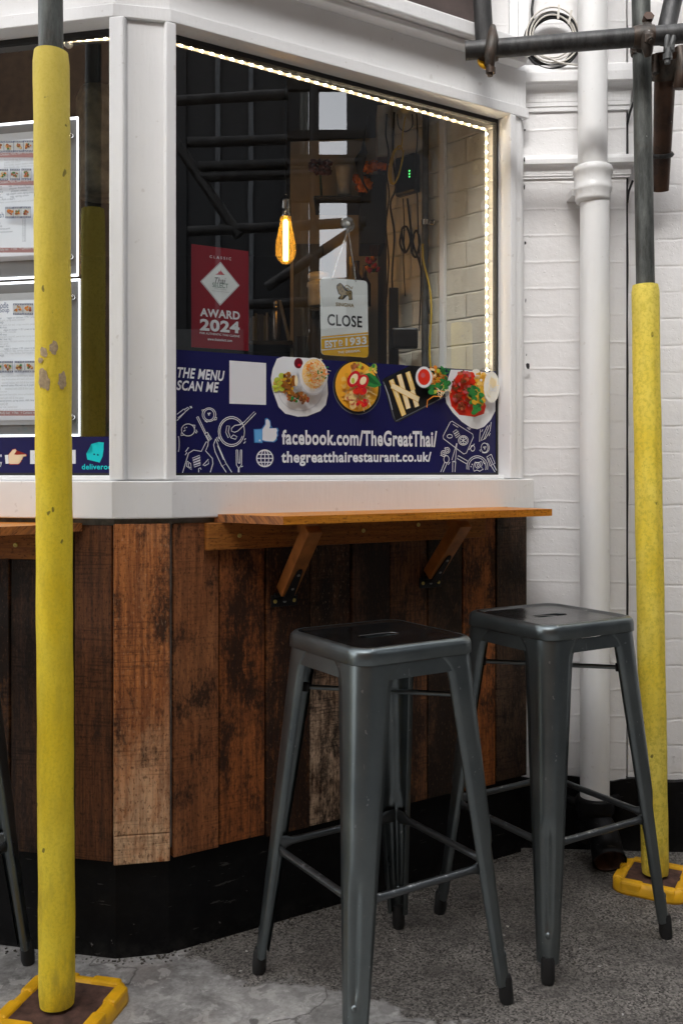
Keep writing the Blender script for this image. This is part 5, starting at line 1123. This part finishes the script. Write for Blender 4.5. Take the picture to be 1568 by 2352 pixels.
def cable(px, d, r_, m_, lab, nm='cable'):
    pts = [iw(x, y, d) for x, y in px]; out = []
    for i in range(len(pts) - 1):                # Catmull-Rom
        p0_, p1_, p2_, p3_ = pts[max(i - 1, 0)], pts[i], pts[i + 1], pts[min(i + 2, len(pts) - 1)]
        for k in range(6):
            t = k / 6.; out.append(.5 * ((2 * p1_) + (p2_ - p0_) * t + (2 * p0_ - 5 * p1_ + 4 * p2_ - p3_) * t * t + (3 * p1_ - p0_ - 3 * p2_ + p3_) * t ** 3))
    out.append(pts[-1]); mb = MB(); mb.tube(out, r_, m_, 7); return tag(mb.build(nm), lab, 'cable', 'cables on the inside wall')
cable([(905, 258), (903, 300), (902, 360), (908, 430), (896, 470), (905, 540), (900, 640), (906, 760), (902, 880)], .026, .0032, 'cable_black', 'black cable running straight down just left of the router')
cable([(935, 456), (940, 500), (948, 560), (962, 600), (975, 660), (985, 720)], .022, .0035, 'cable_black', 'black cable hanging from the router and bending behind the conduit')
cable([(925, 456), (928, 520), (926, 600), (930, 680)], .02, .002, 'cable_black', 'thin black cable hanging straight down below the router')
cable([(922, 530), (918, 560), (930, 580), (942, 555), (934, 522), (922, 530), (930, 580)], .03, .0034, 'cable_black', 'black cable wound into a small loop below the router')
cable([(950, 540), (944, 575), (955, 590), (963, 555), (956, 530), (948, 545), (946, 580)], .028, .0034, 'cable_black', 'second small loop of black cable, nearest the conduit')
cable([(930, 268), (925, 300), (920, 340), (905, 345), (893, 390), (897, 420), (910, 415), (925, 360), (918, 335), (905, 352), (897, 400), (903, 422), (916, 400), (927, 345)], .045, .0026, 'cable_yellow', 'yellow network cable coiled in front of the router')
cable([(970, 560), (972, 600), (986, 660), (990, 720), (986, 800), (990, 860)], .034, .003, 'cable_yellow', 'yellow cable running down beside the conduit')
cable([(912, 262), (915, 290), (930, 302), (946, 290), (946, 262)], .02, .002, 'cable_black', 'thin black cable sagging at the top of the inside wall')
cable([(888, 262), (886, 310), (892, 350), (888, 400), (893, 450), (886, 520), (892, 600), (886, 700)], .03, .0026, 'cable_black', 'black cable hanging nearest the cream box')
cable([(956, 262), (958, 320), (952, 390), (958, 450), (960, 540), (966, 640), (962, 760)], .03, .0022, 'cable_black', 'thin black cable hanging between router and conduit')
# cream box on the far wall
def bx(name, x0, x1, y0, y1, Y, dep, m_, lab, cat, ch=.003, group=None, parent=None):
    a, b = at(x0, y1, Y), at(x1, y0, Y); mb = MB(); mb.box(((a.x + b.x) / 2, Y + dep / 2, (a.z + b.z) / 2), (abs(b.x - a.x) / 2, dep / 2, abs(b.z - a.z) / 2), m_, None, ch); o = mb.build(name, parent)
    return tag(o, lab, cat, group) if lab else o
o = bx('junction_box', 866, 899, 240, 358, 3.02, .12, 'cream_box', 'tall cream metal box high on the wall left of the router', 'box'); bx('box_base', 868, 898, 359, 372, 3.03, .1, 'box_red', None, None, .002, None, o)
bx('wall_board', 674, 850, 150, 292, 3.30, .03, 'room_grey', 'dark grey board high on the beige panel', 'board')
# wall shelf with flowers
o = bx('flower_shelf', 826, 905, 400, 560, 3.1, .18, 'shelf_black', 'black display cabinet below the marigold flowers', 'cabinet')
def vase(x, y0, y1, Y, prof, m_, lab, nm='vase', cat='vase', group=None):
    b = at(x, y1, Y); h = (y1 - y0) / FP * Y; mb = MB(); mb.lathe(b, [(r_ * h, z * h) for r_, z in prof], m_, 20); return tag(mb.build(nm), lab, cat, group)
bx('corner_shelf', 720, 830, 449, 456, 3.06, .2, 'shelf_black', 'thin black shelf under the white vase', 'shelf')
vase(790, 383, 449, 3.12, [(.22, 0), (.24, .05), (.22, .3), (.30, .9), (.33, 1), (.30, 1), (.26, .85)], 'ceramic', 'white ceramic vase on the thin shelf', 'vase')
mb = MB(); q = random.Random(4)
for i in range(26): c = at(735 + q.uniform(-22, 22), 384 + q.uniform(-14, 16), 3.14 + q.uniform(-.02, .02)); mb.blob(c, .011, 'dried_petal', i, 1, .4)
mb.tube([at(735, 395, 3.14), at(738, 449, 3.14)], .004, 'leafy', 6); tag(mb.build('dried_flower'), 'bunch of dried dark roses against the beige panel', 'flowers')
def marigold(px, lab, sd):
    mb = MB(); q = random.Random(sd)
    for (x, y, r_) in px:
        c = at(x, y, 3.04)
        for i in range(44):
            v = Vector((q.gauss(0, 1), q.gauss(0, 1), q.gauss(0, 1))).normalized(); p = c + v * r_ * k2; t = v.orthogonal().normalized() * r_ * k2 * .36; u = v.cross(t); mb.add([p - t, p + u * .8 - t * .3 + v * .003, p + t + v * .004, p - u * .8], [(0, 1, 2, 3)], 'marigold', False)
        mb.blob(c, r_ * k2 * .85, 'marigold', sd, 2, .15)
    return tag(mb.build('marigold_garland'), lab, 'flowers', 'marigold garlands')
k2 = 3.04 / FP
marigold([(842, 384, 11), (858, 381, 11), (873, 380, 10), (885, 382, 8), (850, 390, 9)], 'orange marigold garland lying along the top of the black cabinet', 1)
marigold([(823, 410, 11), (835, 418, 13), (845, 424, 11), (828, 430, 10), (838, 434, 8)], 'orange marigold garland hanging down left of the black cabinet', 2)
mb = MB(); pts = [at(x, y, 2.98) for x, y in ((846, 268), (838, 300), (835, 330), (836, 348), (826, 368), (826, 392), (834, 420), (846, 440))]; mb.tube(pts, [.003, .003, .004, .012, .018, .01, .003, .003], 'cable_black', 10); tag(mb.build('power_adapter'), 'black plug and lead dangling above the marigolds', 'plug')
bx('side_cabinet', 674, 742, 560, 900, 3.25, .1, 'room_grey', 'dark grey cabinet front standing below the beige panel', 'cabinet')
bx('remote_control', 680, 704, 770, 826, 3.19, .015, 'router_black', 'small black remote holder with buttons fixed to the grey cabinet', 'remote')
bx('shelf_board', 500, 672, 782, 792, 3.32, .2, 'shelf_black', 'dark shelf board under the books and flask', 'shelf', .002)
q = random.Random(12); x = 566
mts = ['book_olive', 'book_dark', 'book_pale', 'book_olive', 'book_dark', 'book_dark', 'book_olive', 'book_pale']
labs = ['olive book at the left end of the book row', 'dark book second in the book row', 'pale slim book in the book row', 'olive book in the middle of the book row', 'dark book right of the middle olive book', 'dark book next to the tall olive book', 'tall olive book near the flask', 'pale book beside the steel flask']
for i in range(8):
    w_ = q.uniform(5, 8.5); h = q.uniform(50, 66); bx('book', x, x + w_ - .8, 782 - h, 782, 3.34, .13, mts[i], labs[i], 'book', .001, 'books on the dark shelf'); x += w_
vase(634, 690, 782, 3.33, [(.11, 0), (.12, .02), (.12, .70), (.10, .78), (.085, .8), (.085, .86), (.09, .87), (.09, .98), (.08, 1)], 'flask_steel', 'brushed steel flask on the dark shelf', 'flask', 'flask')
mb = MB(); mb.tube([at(642, 690, 3.32), at(664, 782, 3.32)], .006, 'book_pale', 10); tag(mb.build('baton'), 'slim pale rod leaning beside the steel flask', 'rod')
bx('owl_shelf', 712, 840, 706, 714, 3.10, .18, 'shelf_black', 'dark shelf behind the hanging sign holding ornaments', 'shelf', .002)
vase(733, 628, 704, 3.14, [(.30, 0), (.34, .05), (.34, .55), (.38, .6), (.36, .72), (.25, .75), (.27, .78), (.33, .8), (.35, .95), (.30, 1)], 'ceramic', 'squat white ceramic jar left of the hanging sign', 'jar', 'jar')
mb = MB(); b = at(772, 704, 3.16); mb.lathe(b, [(.03, 0), (.034, .01), (.035, .085), (.031, .085), (.03, .02)], 'ceramic', 20); tag(mb.build('mug'), 'white mug behind the top of the hanging sign', 'mug')
for i, (x, lab) in enumerate(((806, 'small brown bottle with gold cap behind the chain'), (820, 'brown bottle right of the chain'), (838, 'brown bottle nearest the red flowers'))): vase(x, 590 + 10 * i, 704, 3.15, [(.13, 0), (.14, .03), (.14, .55), (.05, .72), (.05, .98), (.06, 1)], 'bottle_brown' if i else 'gold_foil', lab, 'bottle', 'bottle', 'bottles on the ornament shelf')
mb = MB(); q = random.Random(8)
for i in range(16): mb.blob(at(858 + q.uniform(-18, 18), 608 + q.uniform(-16, 14), 3.1 + q.uniform(-.02, .02)), .009, q.choice(['red_flower', 'red_flower', 'leafy', 'marigold']), i, 1, .35)
tag(mb.build('red_flowers'), 'cluster of small red flowers right of the hanging sign', 'flowers')
for i in range(4): pass
mb = MB()
for i in range(5): mb.tube([at(852 + i * 3, 590, 3.12), at(846 + i * 8, 530 - 6 * (i % 2), 3.12)], .0013, 'box_red', 5)
tag(mb.build('incense_sticks'), 'thin red incense sticks fanned above the red flowers', 'incense')
bx('black_stand', 893, 915, 660, 880, 2.96, .03, 'router_black', 'black upright stand between the sign and the conduit', 'stand'); bx('card_reader', 900, 960, 752, 800, 2.86, .03, 'router_black', 'black card machine on a bracket beside the conduit', 'card machine', .006)
# pattern printed lantern behind the menu window
c = at(228, 330, 2.62); mb = MB(); h = .15; mb.lathe(c, [(.02, -h), (.058, -h), (.062, -h + .02), (.062, h - .03), (.05, h), (.02, h + .004)], 'lantern_paper', 26); lan = tag(mb.build('lantern'), 'pale printed cylinder lantern hanging behind the menu window', 'lantern')
mb = MB(); mb.tube([c + Vector((0, 0, h)), Vector((c.x, c.y, 2.29))], .003, 'cable_black', 6); mb.build('cord', lan)

# ---------------------------------------------------------------- the street that the panes mirror
def block(name, lab, x0, y0, ang, L, dep, h, m_, cat='building'):
    f = Face((x0, y0), (math.cos(R(ang)), math.sin(R(ang)))); o = thing(name, lab, cat, (x0, y0, 0)); mb = MB(); f.box(mb, 0, L, -dep, 0, 0, h, m_); mb.build('wall', o); return f, o
f, o = block('clad_building', 'dark clad building with pale vertical ribs mirrored in the main window', 6.6, -1.19, -118, 12, 6, 11, 'clad_dark')
mb = MB(); q = random.Random(2)
for i in range(34):
    s_ = .15 + i * .35; w_ = q.choice((.05, .09, .03)); f.box(mb, s_, s_ + w_, 0, .06, .3, 10.5, 'clad_pale' if i % 3 else 'clad_dark')
mb.build('rib_cladding', o)
for i in range(4):
    mb = MB(); f.box(mb, .6 + i * 2.8, 2.4 + i * 2.8, .062, .07, 1.0, 2.6, 'window_dark'); mb.build('window', o)
f, o = block('corner_house', 'dark house across the alley mirrored at the right of the main window', 7.49, 4.13, -108, 4.75, 5, 8, 'clad_dark')
for i in range(2):
    mb = MB(); f.box(mb, .6 + i * 2.1, 1.7 + i * 2.1, .002, .05, 2.4, 4.0, 'window_dark'); mb.build('window', o)
f, o = block('gabled_house', 'pale gabled house at the end of the alley mirrored in the main window', 15, 2.0, -95, 9, 7, 3.9, 'render_pale')
mb = MB(); mb.add([f.p(-.2, .2, 3.9), f.p(9.2, .2, 3.9), f.p(9.2, -3.5, 5.7), f.p(-.2, -3.5, 5.7), f.p(-.2, -7.2, 3.9), f.p(9.2, -7.2, 3.9)], [(0, 1, 2, 3), (3, 2, 5, 4)], 'roof_slate'); mb.build('roof', o)
for i in range(3):
    mb = MB(); f.box(mb, .8 + i * 2.8, 1.9 + i * 2.8, .002, .03, 2.0, 3.2, 'window_dark'); mb.build('window', o)
f, o = block('terrace_house', 'brown brick terrace across the street mirrored in the menu window', -9, -8.5, 172 + 180, 14, 5, 8.5, 'terrace_brick')
for i in range(6):
    mb = MB(); f.box(mb, 1 + i * 2.2, 2.1 + i * 2.2, .002, .06, 2.9, 4.5, 'clad_pale'); mb.build('window', o)
# scaffold further along the wall
def ttube(a, b, lab, m_='tube_steel'):
    mb = MB(); mb.tube([Vector(a), Vector(b)], .0242, m_, 16); return tag(mb.build('scaffold_tube'), lab, 'scaffold tube', 'scaffold tubes along the street')
ttube((2.7, 2.25, 0), (2.7, 2.25, 4.5), 'upright scaffold tube along the side wall mirrored in the main window'); ttube((2.3, 1.12, 0), (2.3, 1.12, 4.5), 'outer upright scaffold tube mirrored in the main window')
RC_ = Vector((1.74, 1.54, 0)); RT = Vector((.431, .902, 0))
def mirrored(x, y): return RC_ + RT * ((x - 784) / 2160 * 4.3) + Vector((0, 0, 1.1 + (1085 - y) / 2160 * 4.3))
for a, b, lab in (((390, 214), (690, 196), 'cross tube mirrored highest in the main window'), ((455, 309), (690, 303), 'cross tube with a loose end mirrored second highest in the main window'), ((480, 366), (860, 356), 'cross tube mirrored above the bulb socket'), ((480, 390), (760, 384), 'cross tube mirrored close under the one above the bulb socket'),
                  ((455, 520), (872, 496), 'cross tube mirrored behind the bulb and suction hook'), ((600, 691), (880, 680), 'cross tube mirrored low behind the hanging sign'), ((400, 268), (575, 530), 'diagonal scaffold brace mirrored above the red poster'), ((860, 505), (640, 650), 'diagonal scaffold brace mirrored between bulb and sign')):
    ttube(mirrored(*a), mirrored(*b), lab, 'tube_dark')
ttube(mirrored(394, 60), mirrored(394, 1630), 'upright scaffold tube at the left ends of the mirrored cross tubes', 'tube_dark')
ttube(mirrored(752, 150), mirrored(752, 1637), 'upright scaffold tube mirrored before the bright sky gap', 'tube_dark')
for (x0, x1, y0, y1, lab) in ((688, 880, 40, 188, 'upper scaffold board mirrored above the bright sky gap'), (690, 880, 282, 304, 'narrow scaffold board mirrored across the bright sky gap'), (690, 885, 340, 450, 'broad scaffold board mirrored across the middle of the sky gap')):
    a, b = mirrored(x0, y1), mirrored(x1, y0); mb = MB(); mb.box((a + b) / 2, (RT.to_2d().length * (x1 - x0) / 2160 * 4.3 / 2, .018, (b.z - a.z) / 2), 'board_dark', Matrix.Rotation(math.atan2(RT.y, RT.x), 3, 'Z'), .003); tag(mb.build('scaffold_board'), lab, 'board', 'scaffold boards along the street')
standard(-539, -539, 1.651, 45, 'tube_steel', 'foam_rough', 'scaffold pole in yellow foam mirrored in the menu window beside the post', R(90))
# hedge and bollard pot across the pavement
mb = MB(); q = random.Random(31)
for i in range(3400):
    c = Vector((q.uniform(-3.3, -1.9), q.uniform(-.9, -.35), q.uniform(.55, 1.42))); n_ = Vector((q.gauss(0, 1), q.gauss(0, 1), q.gauss(0, 1))).normalized(); a = n_.orthogonal().normalized() * q.uniform(.012, .022); b = n_.cross(a) * .6
    mb.add([c - a, c + b, c + a, c - b], [(0, 1, 2, 3)], 'leafy')
hd = tag(mb.build('clipped_hedge'), 'clipped green hedge mirrored low in the menu window', 'hedge')
mb = MB(); mb.box((-2.6, -.62, .28), (.72, .3, .28), 'dark_steel', None, .01); tag(mb.build('hedge_planter'), 'dark planter trough under the mirrored hedge', 'planter')

q = random.Random(77); mb = MB()
for i in range(420):
    t = q.random()
    if t < .55: c = RF.p(q.uniform(0, 1.15), -.02 + abs(q.gauss(0, .018)), .0)
    elif t < .7: c = CF.p(q.uniform(0, CW), -.018 + abs(q.gauss(0, .015)), 0)
    elif t < .85: c = LF.p(q.uniform(-.5, 0), -.018 + abs(q.gauss(0, .015)), 0)
    else: c = Vector((q.uniform(-.4, 1.2), q.uniform(1.75, 2.6), 0))
    r_ = q.uniform(.0012, .0038); mb.blob(c + Vector((0, 0, r_ * .4)), r_, q.choice(['grit', 'grit', 'gap_grey', 'cable_white' if t > .85 else 'grit']), i, 1, .4, (1, 1, .6))
tag(mb.build('grit'), 'loose grit swept against the foot of the black plinth', 'grit', None, 'stuff')
